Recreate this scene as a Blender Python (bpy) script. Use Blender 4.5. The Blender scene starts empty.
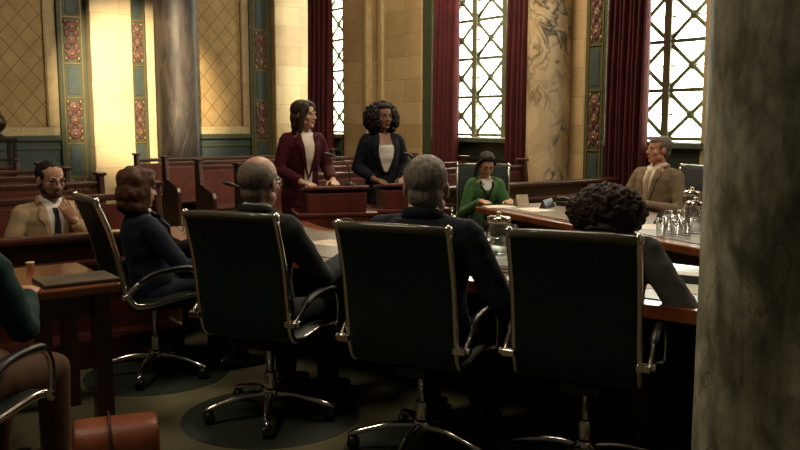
import bpy, math, random
import numpy as np
from mathutils import Vector, Matrix, noise
from mathutils.bvhtree import BVHTree
random.seed(7)
R = math.radians
SC = bpy.context.scene
COL = SC.collection

# ---------------------------------------------------------------- camera, world, lights, exposure
cam_data = bpy.data.cameras.new('camera')
cam = bpy.data.objects.new('camera', cam_data)
COL.objects.link(cam)
cam.location = (0, 0, 1.5)
cam.rotation_euler = (R(90 - 7.0), 0, 0)
cam_data.sensor_width = 36
cam_data.lens = 38.25
cam_data.clip_start = 0.05
SC.camera = cam

SC.view_settings.view_transform = 'Standard'
SC.view_settings.look = 'None'
SC.view_settings.exposure = 0.8
SC.view_settings.gamma = 1.0
SC.view_settings.use_curve_mapping = False
SC.cycles.max_bounces = 8
SC.cycles.diffuse_bounces = 4
SC.cycles.glossy_bounces = 4
SC.cycles.transmission_bounces = 8
SC.cycles.transparent_max_bounces = 12
SC.cycles.sample_clamp_indirect = 4.0
SC.cycles.caustics_reflective = False
SC.cycles.caustics_refractive = False

world = bpy.data.worlds.new('world')
SC.world = world
world.use_nodes = True
bg = world.node_tree.nodes['Background']
bg.inputs[0].default_value = (1.0, 0.86, 0.66, 1)
WORLD = 0.02
bg.inputs[1].default_value = WORLD

# room axes: corner C, AX runs right along the window wall, LX runs left along the panelled wall
C = Vector((-1.81, 16.7, 0))
AX = Vector((.585, -.811, 0)).normalized()
LX = Vector((-.811, -.585, 0)).normalized()


def ww(t, ins, z):
    return C + AX * t + LX * ins + Vector((0, 0, z))


def lw(s, ins, z):
    return C + LX * s + AX * ins + Vector((0, 0, z))


def pq(p, q, z):
    return -LX * p - AX * q + Vector((0, 0, z))


def tpx(x, ins=0):
    u = (x - 400) / 850
    c = C + LX * ins
    return (c.y * u - c.x) / (AX.x - AX.y * u)


def spx(x):
    u = (x - 400) / 850
    return (C.x - u * C.y) / (-LX.x + LX.y * u)


def light(name, kind, loc, energy, color, target=None, size=1, size_y=None, angle=None):
    d = bpy.data.lights.new(name, kind)
    o = bpy.data.objects.new(name, d)
    COL.objects.link(o)
    o.location = loc
    d.energy = energy
    d.color = color
    if target is not None:
        o.rotation_euler = (Vector(target) - Vector(loc)).to_track_quat('-Z', 'Y').to_euler()
    if kind == 'AREA':
        d.size = size
        if size_y:
            d.shape = 'RECTANGLE'
            d.size_y = size_y
    if angle is not None:
        d.angle = angle
    return o


PANE_E = 5.0
# daylight of the further tall windows to the right of the view
light('daylight_window_far_right', 'AREA', ww(12.3, .3, 3.6), 60, (1.0, .90, .74),
      ww(10.5, 4.5, .9), 1.6, 4.0)
# added spotlight without a fixture, brightens the wall around the dark column
spot = light('added_wall_spot', 'SPOT', (-1.9, 7.2, 5.6), 5000, (1.0, .80, .50), (-4.40, 14.5, 2.0), .15)
spot.data.spot_size = R(21)
spot.data.spot_blend = .75
# hanging chandelier bowl of the chamber
light('chamber_lamp', 'AREA', (.5, 5.6, 4.7), 42, (1.0, .82, .58), (.5, 5.6, 0), 1.0)
light('rear_fill', 'AREA', (.2, 10.4, 5.6), 150, (1.0, .80, .54), (.4, 11.2, 0), 1.6)  # added fill, not a hanging lamp; brightens the rear stone and pews
light('chamber_lamp_near', 'AREA', (-2.3, 3.0, 4.6), 32, (1.0, .84, .60), (-1.5, 3.1, 0), 1.0)

# ---------------------------------------------------------------- materials
MATS = {}


def nodes_of(name):
    m = bpy.data.materials.new(name)
    m.use_nodes = True
    nt = m.node_tree
    return m, nt, nt.nodes['Principled BSDF']


def mat(name, col, rough=.5, metal=0.0, var=.25, scale=8, stretch=(1, 1, 1), bump=.0, bscale=60, coat=0, sheen=0, spec=.5,
        col2=None):
    if name in MATS:
        return MATS[name]
    m, nt, b = nodes_of(name)
    tc = nt.nodes.new('ShaderNodeTexCoord')
    mp = nt.nodes.new('ShaderNodeMapping')
    mp.inputs['Scale'].default_value = stretch
    nt.links.new(tc.outputs['Object'], mp.inputs[0])
    n = nt.nodes.new('ShaderNodeTexNoise')
    n.inputs['Scale'].default_value = scale
    n.inputs['Detail'].default_value = 5
    nt.links.new(mp.outputs[0], n.inputs[0])
    r = nt.nodes.new('ShaderNodeValToRGB')
    r.color_ramp.elements[0].position = .3
    r.color_ramp.elements[1].position = .7
    c2 = col2 or tuple(min(1, c * (1 + var)) for c in col)
    r.color_ramp.elements[0].color = (*[c * (1 - var) for c in col], 1) if col2 is None else (*col, 1)
    r.color_ramp.elements[1].color = (*c2, 1)
    nt.links.new(n.outputs[0], r.inputs[0])
    nt.links.new(r.outputs[0], b.inputs['Base Color'])
    b.inputs['Roughness'].default_value = rough
    b.inputs['Metallic'].default_value = metal
    b.inputs['Specular IOR Level'].default_value = spec
    if coat:
        b.inputs['Coat Weight'].default_value = coat
        b.inputs['Coat Roughness'].default_value = .15
    if sheen:
        b.inputs['Sheen Weight'].default_value = sheen
        b.inputs['Sheen Roughness'].default_value = .4
    if bump:
        n2 = nt.nodes.new('ShaderNodeTexNoise')
        n2.inputs['Scale'].default_value = bscale
        n2.inputs['Detail'].default_value = 3
        nt.links.new(mp.outputs[0], n2.inputs[0])
        bp = nt.nodes.new('ShaderNodeBump')
        bp.inputs['Strength'].default_value = bump
        bp.inputs['Distance'].default_value = .01
        nt.links.new(n2.outputs[0], bp.inputs['Height'])
        nt.links.new(bp.outputs[0], b.inputs['Normal'])
    MATS[name] = m
    return m


def marble(name, base, vein, dark, scale=1.5, rough=.25, vs=2.2, lo=.42, hi=.58, vw=.025, mask=(.5, .6), dist=.8, zs=.38, big=None):
    m, nt, b = nodes_of(name)
    L = nt.links.new
    tc = nt.nodes.new('ShaderNodeTexCoord')
    mp = nt.nodes.new('ShaderNodeMapping')
    mp.inputs['Scale'].default_value = (1, 1, zs)
    mp.inputs['Rotation'].default_value = (.15, .25, 0)
    L(tc.outputs['Object'], mp.inputs[0])
    n = nt.nodes.new('ShaderNodeTexNoise')
    n.inputs['Scale'].default_value = scale
    n.inputs['Detail'].default_value = 9
    n.inputs['Roughness'].default_value = .62
    n.inputs['Distortion'].default_value = dist
    L(mp.outputs[0], n.inputs[0])
    r = nt.nodes.new('ShaderNodeValToRGB')
    e = r.color_ramp.elements
    e[0].position = lo
    e[0].color = (*dark, 1)
    e[1].position = hi
    e[1].color = (*base, 1)
    L(n.outputs[0], r.inputs[0])
    v = nt.nodes.new('ShaderNodeTexNoise')
    v.inputs['Scale'].default_value = vs
    v.inputs['Detail'].default_value = 6
    v.inputs['Distortion'].default_value = 1.6
    L(mp.outputs[0], v.inputs[0])
    a = nt.nodes.new('ShaderNodeMath')
    a.operation = 'SUBTRACT'
    a.inputs[1].default_value = .5
    L(v.outputs[0], a.inputs[0])
    ab = nt.nodes.new('ShaderNodeMath')
    ab.operation = 'ABSOLUTE'
    L(a.outputs[0], ab.inputs[0])
    vr = nt.nodes.new('ShaderNodeValToRGB')
    vr.color_ramp.elements[0].position = .0
    vr.color_ramp.elements[0].color = (1, 1, 1, 1)
    vr.color_ramp.elements[1].position = vw
    vr.color_ramp.elements[1].color = (0, 0, 0, 1)
    L(ab.outputs[0], vr.inputs[0])
    mx = nt.nodes.new('ShaderNodeMix')
    mx.data_type = 'RGBA'
    k = nt.nodes.new('ShaderNodeTexNoise')
    k.inputs['Scale'].default_value = vs * .5
    k.inputs['Detail'].default_value = 3
    L(mp.outputs[0], k.inputs[0])
    kr = nt.nodes.new('ShaderNodeValToRGB')
    kr.color_ramp.elements[0].position = mask[0]
    kr.color_ramp.elements[1].position = mask[1]
    L(k.outputs[0], kr.inputs[0])
    mu = nt.nodes.new('ShaderNodeMath')
    mu.operation = 'MULTIPLY'
    L(vr.outputs[0], mu.inputs[0])
    L(kr.outputs[0], mu.inputs[1])
    L(mu.outputs[0], mx.inputs[0])
    L(r.outputs[0], mx.inputs[6])
    mx.inputs[7].default_value = (*vein, 1)
    col = mx.outputs[2]
    if big:  # broad marble blotches, shifted to put a lit left band into the colour
        bn = nt.nodes.new('ShaderNodeTexNoise')
        bn.inputs['Scale'].default_value = big[0]
        bn.inputs['Detail'].default_value = 7
        bn.inputs['Roughness'].default_value = .6
        bm2 = nt.nodes.new('ShaderNodeMapping')
        bm2.inputs['Scale'].default_value = (1, 1, .22)
        bm2.inputs['Location'].default_value = big[1]
        L(tc.outputs['Object'], bm2.inputs[0])
        L(bm2.outputs[0], bn.inputs[0])
        br_ = nt.nodes.new('ShaderNodeValToRGB')
        br_.color_ramp.elements[0].position = .42
        br_.color_ramp.elements[0].color = (*big[2], 1)
        br_.color_ramp.elements[1].position = .60
        br_.color_ramp.elements[1].color = (1, 1, 1, 1)
        L(bn.outputs[0], br_.inputs[0])
        m2 = nt.nodes.new('ShaderNodeMix')
        m2.data_type = 'RGBA'
        m2.blend_type = 'MULTIPLY'
        m2.inputs[0].default_value = 1
        L(col, m2.inputs[6])
        L(br_.outputs[0], m2.inputs[7])
        col = m2.outputs[2]
    L(col, b.inputs['Base Color'])
    b.inputs['Roughness'].default_value = rough
    return m


def stone_blocks(name, c1, c2, mortar, w=.95, h=.36):
    """Ashlar blocks of slightly different tan; horizontal axis = object X+Y, vertical = Z."""
    m, nt, b = nodes_of(name)
    L = nt.links.new
    tc = nt.nodes.new('ShaderNodeTexCoord')
    sp = nt.nodes.new('ShaderNodeSeparateXYZ')
    L(tc.outputs['Object'], sp.inputs[0])
    ad = nt.nodes.new('ShaderNodeMath')
    L(sp.outputs[0], ad.inputs[0])
    L(sp.outputs[1], ad.inputs[1])
    cb = nt.nodes.new('ShaderNodeCombineXYZ')
    L(ad.outputs[0], cb.inputs[0])
    L(sp.outputs[2], cb.inputs[1])
    br = nt.nodes.new('ShaderNodeTexBrick')
    br.inputs['Color1'].default_value = (*c1, 1)
    br.inputs['Color2'].default_value = (*c2, 1)
    br.inputs['Mortar'].default_value = (*mortar, 1)
    br.inputs['Scale'].default_value = 1
    br.inputs['Brick Width'].default_value = w
    br.inputs['Row Height'].default_value = h
    br.inputs['Mortar Size'].default_value = .005
    br.inputs['Mortar Smooth'].default_value = .5
    L(cb.outputs[0], br.inputs[0])
    n = nt.nodes.new('ShaderNodeTexNoise')
    n.inputs['Scale'].default_value = 2.2
    n.inputs['Detail'].default_value = 6
    L(tc.outputs['Object'], n.inputs[0])
    mx = nt.nodes.new('ShaderNodeMix')
    mx.data_type = 'RGBA'
    mx.blend_type = 'OVERLAY'
    mx.inputs[0].default_value = .35
    L(br.outputs[0], mx.inputs[6])
    L(n.outputs[0], mx.inputs[7])
    L(mx.outputs[2], b.inputs['Base Color'])
    b.inputs['Roughness'].default_value = .55
    return m


def diamond_cloth(name, c1, c2, line, size=.3):
    """Quilted wall panel: diagonal diamond lattice of fine darker lines over a mottled tan ground."""
    m, nt, b = nodes_of(name)
    L = nt.links.new
    tc = nt.nodes.new('ShaderNodeTexCoord')
    sp = nt.nodes.new('ShaderNodeSeparateXYZ')
    L(tc.outputs['Object'], sp.inputs[0])

    def math_n(op, a, bb):
        n = nt.nodes.new('ShaderNodeMath')
        n.operation = op
        for i, v in enumerate((a, bb)):
            if v is None:
                continue
            if isinstance(v, (int, float)):
                n.inputs[i].default_value = v
            else:
                L(v, n.inputs[i])
        return n.outputs[0]
    zz = math_n('MULTIPLY', sp.outputs[2], .85)
    lines = []
    for op in ('ADD', 'SUBTRACT'):
        s = math_n(op, sp.outputs[0], zz)
        f = math_n('PINGPONG', s, size / 2)
        lines.append(math_n('LESS_THAN', f, size * .035))
    ln = math_n('MAXIMUM', lines[0], lines[1])
    n = nt.nodes.new('ShaderNodeTexNoise')
    n.inputs['Scale'].default_value = 3.5
    n.inputs['Detail'].default_value = 7
    L(tc.outputs['Object'], n.inputs[0])
    r = nt.nodes.new('ShaderNodeValToRGB')
    r.color_ramp.elements[0].position = .3
    r.color_ramp.elements[0].color = (*c1, 1)
    r.color_ramp.elements[1].position = .7
    r.color_ramp.elements[1].color = (*c2, 1)
    L(n.outputs[0], r.inputs[0])
    mx = nt.nodes.new('ShaderNodeMix')
    mx.data_type = 'RGBA'
    L(math_n('MULTIPLY', ln, .75), mx.inputs[0])
    L(r.outputs[0], mx.inputs[6])
    mx.inputs[7].default_value = (*line, 1)
    L(mx.outputs[2], b.inputs['Base Color'])
    b.inputs['Roughness'].default_value = .7
    return m


def pane_mat(name):
    """Sunlit obscured window glass: bright with daylight and partly clear."""
    m, nt, b = nodes_of(name)
    L = nt.links.new
    nt.nodes.remove(b)
    out = nt.nodes['Material Output']
    tc = nt.nodes.new('ShaderNodeTexCoord')
    n = nt.nodes.new('ShaderNodeTexNoise')
    n.inputs['Scale'].default_value = .9
    n.inputs['Detail'].default_value = 3
    L(tc.outputs['Object'], n.inputs[0])
    r = nt.nodes.new('ShaderNodeValToRGB')
    r.color_ramp.elements[0].position = .35
    r.color_ramp.elements[0].color = (.78, .90, .62, 1)
    r.color_ramp.elements[1].position = .55
    r.color_ramp.elements[1].color = (1, .97, .86, 1)
    L(n.outputs[0], r.inputs[0])
    em = nt.nodes.new('ShaderNodeEmission')
    em.inputs[1].default_value = PANE_E
    L(r.outputs[0], em.inputs[0])
    tr = nt.nodes.new('ShaderNodeBsdfTransparent')
    gl = nt.nodes.new('ShaderNodeBsdfGlossy')
    gl.inputs['Roughness'].default_value = .2
    m1 = nt.nodes.new('ShaderNodeMixShader')
    m1.inputs[0].default_value = .06
    L(tr.outputs[0], m1.inputs[1])
    L(gl.outputs[0], m1.inputs[2])
    ad = nt.nodes.new('ShaderNodeAddShader')
    L(em.outputs[0], ad.inputs[0])
    L(m1.outputs[0], ad.inputs[1])
    L(ad.outputs[0], out.inputs[0])
    return m


def clear_glass(name, tint=(1, 1, 1), fac=.12):
    """thin clear glass: see-through with mirror reflections that grow towards the rim"""
    m, nt, b = nodes_of(name)
    nt.nodes.remove(b)
    tr = nt.nodes.new('ShaderNodeBsdfTransparent')
    tr.inputs[0].default_value = (*tint, 1)
    gl = nt.nodes.new('ShaderNodeBsdfGlossy')
    gl.inputs['Roughness'].default_value = .06
    lw_ = nt.nodes.new('ShaderNodeLayerWeight')
    lw_.inputs[0].default_value = fac
    ad = nt.nodes.new('ShaderNodeMath')
    ad.inputs[1].default_value = .05
    mx = nt.nodes.new('ShaderNodeMixShader')
    nt.links.new(lw_.outputs['Facing'], ad.inputs[0])
    nt.links.new(ad.outputs[0], mx.inputs[0])
    nt.links.new(tr.outputs[0], mx.inputs[1])
    nt.links.new(gl.outputs[0], mx.inputs[2])
    nt.links.new(mx.outputs[0], nt.nodes['Material Output'].inputs[0])
    return m


M_CARPET = mat('carpet_olive', (.105, .098, .048), .95, var=.3, scale=3, bump=.5, bscale=220)
M_DISC = mat('dark_disc', (.022, .030, .022), .5, var=.2)
M_WOOD = mat('mahogany', (.050, .012, .007), .34, var=.45, scale=3, stretch=(6, 6, .7), coat=.25)
M_WOODH = mat('mahogany_horizontal', (.050, .012, .007), .34, var=.45, scale=3, stretch=(.7, 6, 6), coat=.25)
M_LECT = mat('lectern_cherry', (.105, .020, .014), .4, var=.35, scale=3, stretch=(5, 5, .6), coat=.2)
M_PEW = mat('pew_oak', (.062, .017, .009), .42, var=.4, scale=3, stretch=(.8, 6, 6), coat=.1)
M_PEWRED = mat('pew_back_leather', (.12, .026, .014), .5, var=.3)
M_EDGE = mat('desk_edge_wood', (.22, .062, .018), .28, var=.35, scale=4, stretch=(2, 2, 2), coat=.5)
M_TOP = mat('desk_top_wood', (.19, .062, .026), .22, var=.3, scale=3, stretch=(1, 4, 1), coat=.5)
M_INLAY = mat('desk_inlay_leather', (.22, .18, .14), .36, var=.12, scale=5)
M_GREEN = mat('green_trim_paint', (.062, .075, .038), .5, var=.15)
M_BLUE = mat('blue_grey_paint', (.048, .070, .070), .5, var=.15)
M_SLATE = mat('sill_green_slate', (.09, .105, .07), .45, var=.2)
M_GOLD = mat('gilt_line', (.24, .16, .065), .4, .5, var=.2)
M_RED = mat('painted_red_ornament', (.13, .052, .040), .6, var=.6, scale=40)
M_PALE = mat('pale_border', (.50, .38, .20), .6, var=.15)
M_DOT = mat('dotted_border', (.56, .45, .25), .6, var=.2, scale=30)
M_STONE = stone_blocks('tan_stone_blocks', (.46, .32, .155), (.62, .45, .24), (.34, .24, .12))
M_CREAM = stone_blocks('cream_stone_blocks', (.66, .52, .31), (.72, .56, .34), (.45, .35, .2))
M_CLOTH = diamond_cloth('quilted_tan_panel', (.40, .26, .10), (.52, .36, .16), (.20, .11, .04))
M_WALL = mat('plaster_wall', (.40, .29, .15), .8, var=.1)
M_CURT = mat('red_velvet', (.075, .006, .009), .85, var=.3, scale=4, sheen=.0)
M_MULL = mat('bronze_green_mullion', (.16, .18, .11), .45, .1, var=.2)
M_PANE = pane_mat('obscured_window_glass')
M_MARB_D = marble('dark_plum_marble', (.055, .041, .032), (.15, .11, .07), (.020, .015, .012), 6.0, .5, 2.0, mask=(.54, .64), zs=.25)
M_MARB_P = marble('pale_breccia_marble', (.64, .50, .32), (.055, .045, .04), (.48, .36, .21), 2.4, .35, 3.2, vw=.06, mask=(.40, .52), zs=.6)
M_MARB_G = marble('green_black_marble', (.52, .51, .37), (.14, .10, .06), (.17, .16, .11), 8.0, .5, 6.0, .40, .62, .014, (.52, .64), .35, .6, (3.0, (.15, .55, .1), (.26, .24, .19)))
M_LEATH = mat('green_black_leather', (.009, .022, .017), .5, var=.2, bump=.12, bscale=140, spec=.35)
M_NAVYL = mat('navy_leather', (.012, .018, .030), .45, var=.2)
M_CHROME = mat('chrome', (.72, .68, .60), .16, 1.0, var=.05)
M_BLACK = mat('black_plastic', (.010, .010, .010), .4, var=.1)
M_PAPER = mat('white_paper', (.78, .74, .66), .8, var=.04)
M_GLASS = clear_glass('clear_glass', (.97, .98, .97), .35)
M_WATER = clear_glass('water', (.93, .96, .96), .2)
M_BAG = mat('brown_leather_bag', (.235, .060, .022), .42, var=.3, scale=6, bump=.15, bscale=90)
M_BRONZE = mat('dark_bronze', (.030, .022, .014), .4, .6, var=.2)


# ---------------------------------------------------------------- mesh helpers
class MB:
    def __init__(self):
        self.v, self.f = [], []

    def add(self, verts, faces, M=None):
        n = len(self.v)
        for p in verts:
            p = Vector(p)
            self.v.append(tuple(M @ p) if M is not None else tuple(p))
        self.f += [tuple(i + n for i in q) for q in faces]
        return self

    def box(self, c, s, M=None):
        x, y, z = (a / 2 for a in s)
        vs = [(c[0] + i * x, c[1] + j * y, c[2] + k * z) for i in (-1, 1) for j in (-1, 1) for k in (-1, 1)]
        return self.add(vs, [(0, 1, 3, 2), (4, 6, 7, 5), (0, 4, 5, 1), (2, 3, 7, 6), (0, 2, 6, 4), (1, 5, 7, 3)], M)

    def loft(self, rings, closed=True, caps=True, M=None):
        n = len(rings[0])
        vs = [p for r in rings for p in r]
        fs = []
        for i in range(len(rings) - 1):
            for j in range(n if closed else n - 1):
                k = (j + 1) % n
                fs.append((i * n + j, i * n + k, (i + 1) * n + k, (i + 1) * n + j))
        if caps and closed:
            fs.append(tuple(range(n - 1, -1, -1)))
            fs.append(tuple((len(rings) - 1) * n + j for j in range(n)))
        return self.add(vs, fs, M)

    def tube(self, pts, rad, n=10, M=None, flat=1.0, ref=None, round_ends=False):
        pts = [Vector(p) for p in pts]
        if not isinstance(rad, (list, tuple)):
            rad = [rad] * len(pts)
        rad = list(rad)
        if len(rad) != len(pts):
            rad = list(np.interp(np.linspace(0, 1, len(pts)), np.linspace(0, 1, len(rad)), rad))
        if round_ends:
            d0 = (pts[0] - pts[1]).normalized()
            d1 = (pts[-1] - pts[-2]).normalized()
            a, b = rad[0], rad[-1]
            pts = [pts[0] + d0 * a * .95, pts[0] + d0 * a * .7] + pts + [pts[-1] + d1 * b * .7, pts[-1] + d1 * b * .95]
            rad = [a * .3, a * .72] + rad + [b * .72, b * .3]
        rings = []
        u = Vector(ref) if ref is not None else None
        for i, p in enumerate(pts):
            t = (pts[min(i + 1, len(pts) - 1)] - pts[max(i - 1, 0)]).normalized()
            if u is None:
                u = t.orthogonal()
            u = (u - t * u.dot(t))
            if u.length < 1e-6:
                u = t.orthogonal()
            u.normalize()
            w = t.cross(u)
            rings.append([p + u * (rad[i] * math.cos(2 * math.pi * k / n)) + w * (rad[i] * flat * math.sin(2 * math.pi * k / n))
                          for k in range(n)])
        return self.loft(rings, M=M)

    def ell(self, c, r, M=None, n=16, m=10, rot=None):
        if not isinstance(r, (list, tuple)):
            r = (r, r, r)
        c = Vector(c)
        vs = [(0, 0, 1)] + [(math.sin(math.pi * i / m) * math.cos(2 * math.pi * j / n),
                             math.sin(math.pi * i / m) * math.sin(2 * math.pi * j / n), math.cos(math.pi * i / m))
                            for i in range(1, m) for j in range(n)] + [(0, 0, -1)]
        fs = [(0, 1 + j, 1 + (j + 1) % n) for j in range(n)]
        for i in range(m - 2):
            for j in range(n):
                a = 1 + i * n + j
                b = 1 + i * n + (j + 1) % n
                fs.append((a, a + n, b + n, b))
        l = len(vs) - 1
        fs += [(l, l - n + (j + 1) % n, l - n + j) for j in range(n)]
        out = []
        for p in vs:
            q = Vector((p[0] * r[0], p[1] * r[1], p[2] * r[2]))
            if rot is not None:
                q = rot @ q
            out.append(q + c)
        return self.add(out, fs, M)

    def lathe(self, prof, n=32, M=None, c=(0, 0, 0)):
        rings = [[(c[0] + r * math.cos(2 * math.pi * k / n), c[1] + r * math.sin(2 * math.pi * k / n), c[2] + z) for k in range(n)]
                 for r, z in prof]
        return self.loft(rings, M=M)

    def prism(self, poly, z0, z1, M=None):
        n = len(poly)
        vs = [(x, y, z0) for x, y in poly] + [(x, y, z1) for x, y in poly]
        fs = [tuple(range(n - 1, -1, -1)), tuple(range(n, 2 * n))]
        fs += [(i, (i + 1) % n, n + (i + 1) % n, n + i) for i in range(n)]
        return self.add(vs, fs, M)

    def build(self, name, m, parent=None, smooth=False, bevel=0, solid=0, subsurf=0):
        me = bpy.data.meshes.new(name)
        me.from_pydata(self.v, [], self.f)
        me.validate()
        if m is not None:
            me.materials.append(m)
        o = bpy.data.objects.new(name, me)
        COL.objects.link(o)
        if parent is not None:
            o.parent = parent
        import bmesh
        bm = bmesh.new()
        bm.from_mesh(me)
        bmesh.ops.recalc_face_normals(bm, faces=bm.faces)
        bm.to_mesh(me)
        bm.free()
        if smooth:
            me.polygons.foreach_set('use_smooth', [True] * len(me.polygons))
        if solid:
            md = o.modifiers.new('thick', 'SOLIDIFY')
            md.thickness = solid
            md.offset = 0
        if bevel:
            md = o.modifiers.new('bevel', 'BEVEL')
            md.width = bevel
            md.segments = 2
            md.limit_method = 'ANGLE'
        if subsurf:
            md = o.modifiers.new('sub', 'SUBSURF')
            md.levels = md.render_levels = subsurf
        return o


def bake(o):
    """Apply the modifiers of o without operators."""
    dg = bpy.context.evaluated_depsgraph_get()
    dg.update()
    me = bpy.data.meshes.new_from_object(o.evaluated_get(dg))
    old = o.data
    o.modifiers.clear()
    o.data = me
    me.name = old.name
    return o


def push(o, fn):
    """move every vertex along its normal by fn(co)"""
    me = o.data
    n = len(me.vertices)
    co, no = np.empty(n * 3, np.float32), np.empty(n * 3, np.float32)
    me.vertices.foreach_get('co', co)
    me.vertices.foreach_get('normal', no)
    co, no = co.reshape(-1, 3), no.reshape(-1, 3)
    d = np.array([fn(Vector(c)) for c in co.tolist()], np.float32)
    me.vertices.foreach_set('co', (co + no * d[:, None]).ravel())
    me.update()


def remesh(o, voxel, it=4, fac=.5):
    md = o.modifiers.new('rm', 'REMESH')
    md.mode = 'VOXEL'
    md.voxel_size = voxel
    md.use_smooth_shade = True
    if it:
        s = o.modifiers.new('sm', 'SMOOTH')
        s.factor = fac
        s.iterations = it
    m = o.data.materials[0] if len(o.data.materials) else None
    bake(o)
    if m is not None and len(o.data.materials) == 0:
        o.data.materials.append(m)
    o.data.polygons.foreach_set('use_smooth', [True] * len(o.data.polygons))
    return o


def spline(pts, n=6):
    pts = [Vector(p) for p in pts]
    out = []
    for i in range(len(pts) - 1):
        p0, p1, p2, p3 = pts[max(i - 1, 0)], pts[i], pts[i + 1], pts[min(i + 2, len(pts) - 1)]
        for k in range(n):
            t = k / n
            out.append(.5 * ((2 * p1) + (p2 - p0) * t + (2 * p0 - 5 * p1 + 4 * p2 - p3) * t * t + (3 * p1 - p0 - 3 * p2 + p3) * t ** 3))
    out.append(pts[-1])
    return out


def empty(name, loc=(0, 0, 0), rz=0):
    o = bpy.data.objects.new(name, None)
    COL.objects.link(o)
    o.location = loc
    o.rotation_euler = (0, 0, rz)
    o.empty_display_size = .1
    return o


def tag(o, label, cat, group=None, kind=None):
    o['label'] = label
    o['category'] = cat
    if group:
        o['group'] = group
    if kind:
        o['kind'] = kind
    return o


def struct(o, label=None):
    o['kind'] = 'structure'
    if label:
        o['label'] = label
    return o


def copy_tree(o, parent=None):
    c = o.copy()
    COL.objects.link(c)
    if parent is not None:
        c.parent = parent
    for ch in list(o.children):
        copy_tree(ch, c)
    return c


def face(f):
    """z rotation that turns local +Y towards f"""
    return math.atan2(-f[0], f[1])


RA = math.atan2(AX.y, AX.x)       # local X along the window wall
RL = math.atan2(-LX.y, -LX.x)     # local X along the panelled wall, to the right


def at_rot(loc, rz):
    return Matrix.Translation(Vector(loc)) @ Matrix.Rotation(rz, 4, 'Z')


def wall_box(name, m, t0, t1, i0, i1, z0, z1, bevel=0, left=False):
    """box on a wall: along t0..t1, standing out i0..i1 into the room"""
    c = (lw if left else ww)((t0 + t1) / 2, (i0 + i1) / 2, 0)
    o = MB().box((0, 0, (z0 + z1) / 2), (abs(t1 - t0), abs(i1 - i0), z1 - z0)).build(name, m, bevel=bevel)
    o.location = c
    o.rotation_euler.z = RL if left else RA
    return o


# ---------------------------------------------------------------- setting
WH = 7.2
_fl = MB()
_fl.add([pq(-6, -4, 0), pq(12, -4, 0), pq(12, 15.2, 0), pq(-6, 15.2, 0), pq(-6, -4, -.1), pq(12, -4, -.1), pq(12, 15.2, -.1), pq(-6, 15.2, -.1)],
        [(0, 1, 2, 3), (7, 6, 5, 4), (0, 4, 5, 1), (1, 5, 6, 2), (2, 6, 7, 3), (3, 7, 4, 0)])
struct(_fl.build('floor', M_CARPET))

struct(wall_box('wall_left', M_WALL, -.3, 10.5, -.3, 0, 0, WH, left=True))

# window wall: masonry around three tall openings
_m2, _m3, _r3, _r1 = tpx(475, -.12), tpx(504.5, -.12), 0, tpx(349, -.12)
_w2 = _m3 - _m2
_a3, _r3 = tpx(664.5, -.12), tpx(713, -.12)
WIN = [(_r1 - 1.24, _r1, 1.26), (_m2 - _w2, _m3 + _w2, 1.26), (2 * _a3 - _r3, _r3, 1.26)]
WTOP = 6.2
mb = MB()


def wseg(t0, t1, z0, z1):
    mb.box(((t0 + t1) / 2, .2, (z0 + z1) / 2), (t1 - t0, .4, z1 - z0))


prev = -.3
for a, b, s in WIN:
    wseg(prev, a, 0, WH)
    wseg(a, b, 0, s)
    wseg(a, b, WTOP, WH)
    prev = b
wseg(prev, 24, 0, WH)
o = mb.build('wall_right', M_STONE)
o.location = C
o.rotation_euler.z = RA
struct(o)

# --- left wall decoration
zs0, zs1 = 1.26, 1.40


def left_panel(n, s0, s1):
    """quilted panel field with pale and dotted borders; s0 < s1"""
    o = struct(wall_box('wall_panel', M_CLOTH, s0, s1, 0, .03, zs1, WH, left=True))
    struct(wall_box('trim_%d' % n, M_DOT, s0 - .2, s1 + .2, .0, .045, zs0, zs1 - .005, .005, left=True))
    for k, (a, b) in enumerate(((s0 - .2, s0 - .005), (s1 + .005, s1 + .2))):
        struct(wall_box('trim_%d' % (n + 1 + k), M_PALE, a, b, 0, .05, zs1, WH, .008, left=True))
        e = (b - .03, b) if k == 0 else (a, a + .03)
        struct(wall_box('trim_%d' % (n + 3 + k), M_GOLD, e[0], e[1], .05, .062, zs1 + .0, WH, left=True))


left_panel(10, spx(49), spx(-40))
left_panel(20, spx(242), spx(150))
# dado below the panels
struct(wall_box('trim_30', M_GREEN, 1.2, 9.5, 0, .09, 1.17, 1.26, .012, left=True))
struct(wall_box('wall_dado', M_BLUE, 1.2, 9.5, 0, .04, .12, 1.17, left=True))
struct(wall_box('baseboard_left', M_WOODH, 0, 9.5, 0, .1, 0, .2, .01, left=True))
struct(wall_box('trim_31', M_GREEN, 1.2, 9.5, .04, .06, 1.03, 1.07, .006, left=True))


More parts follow.
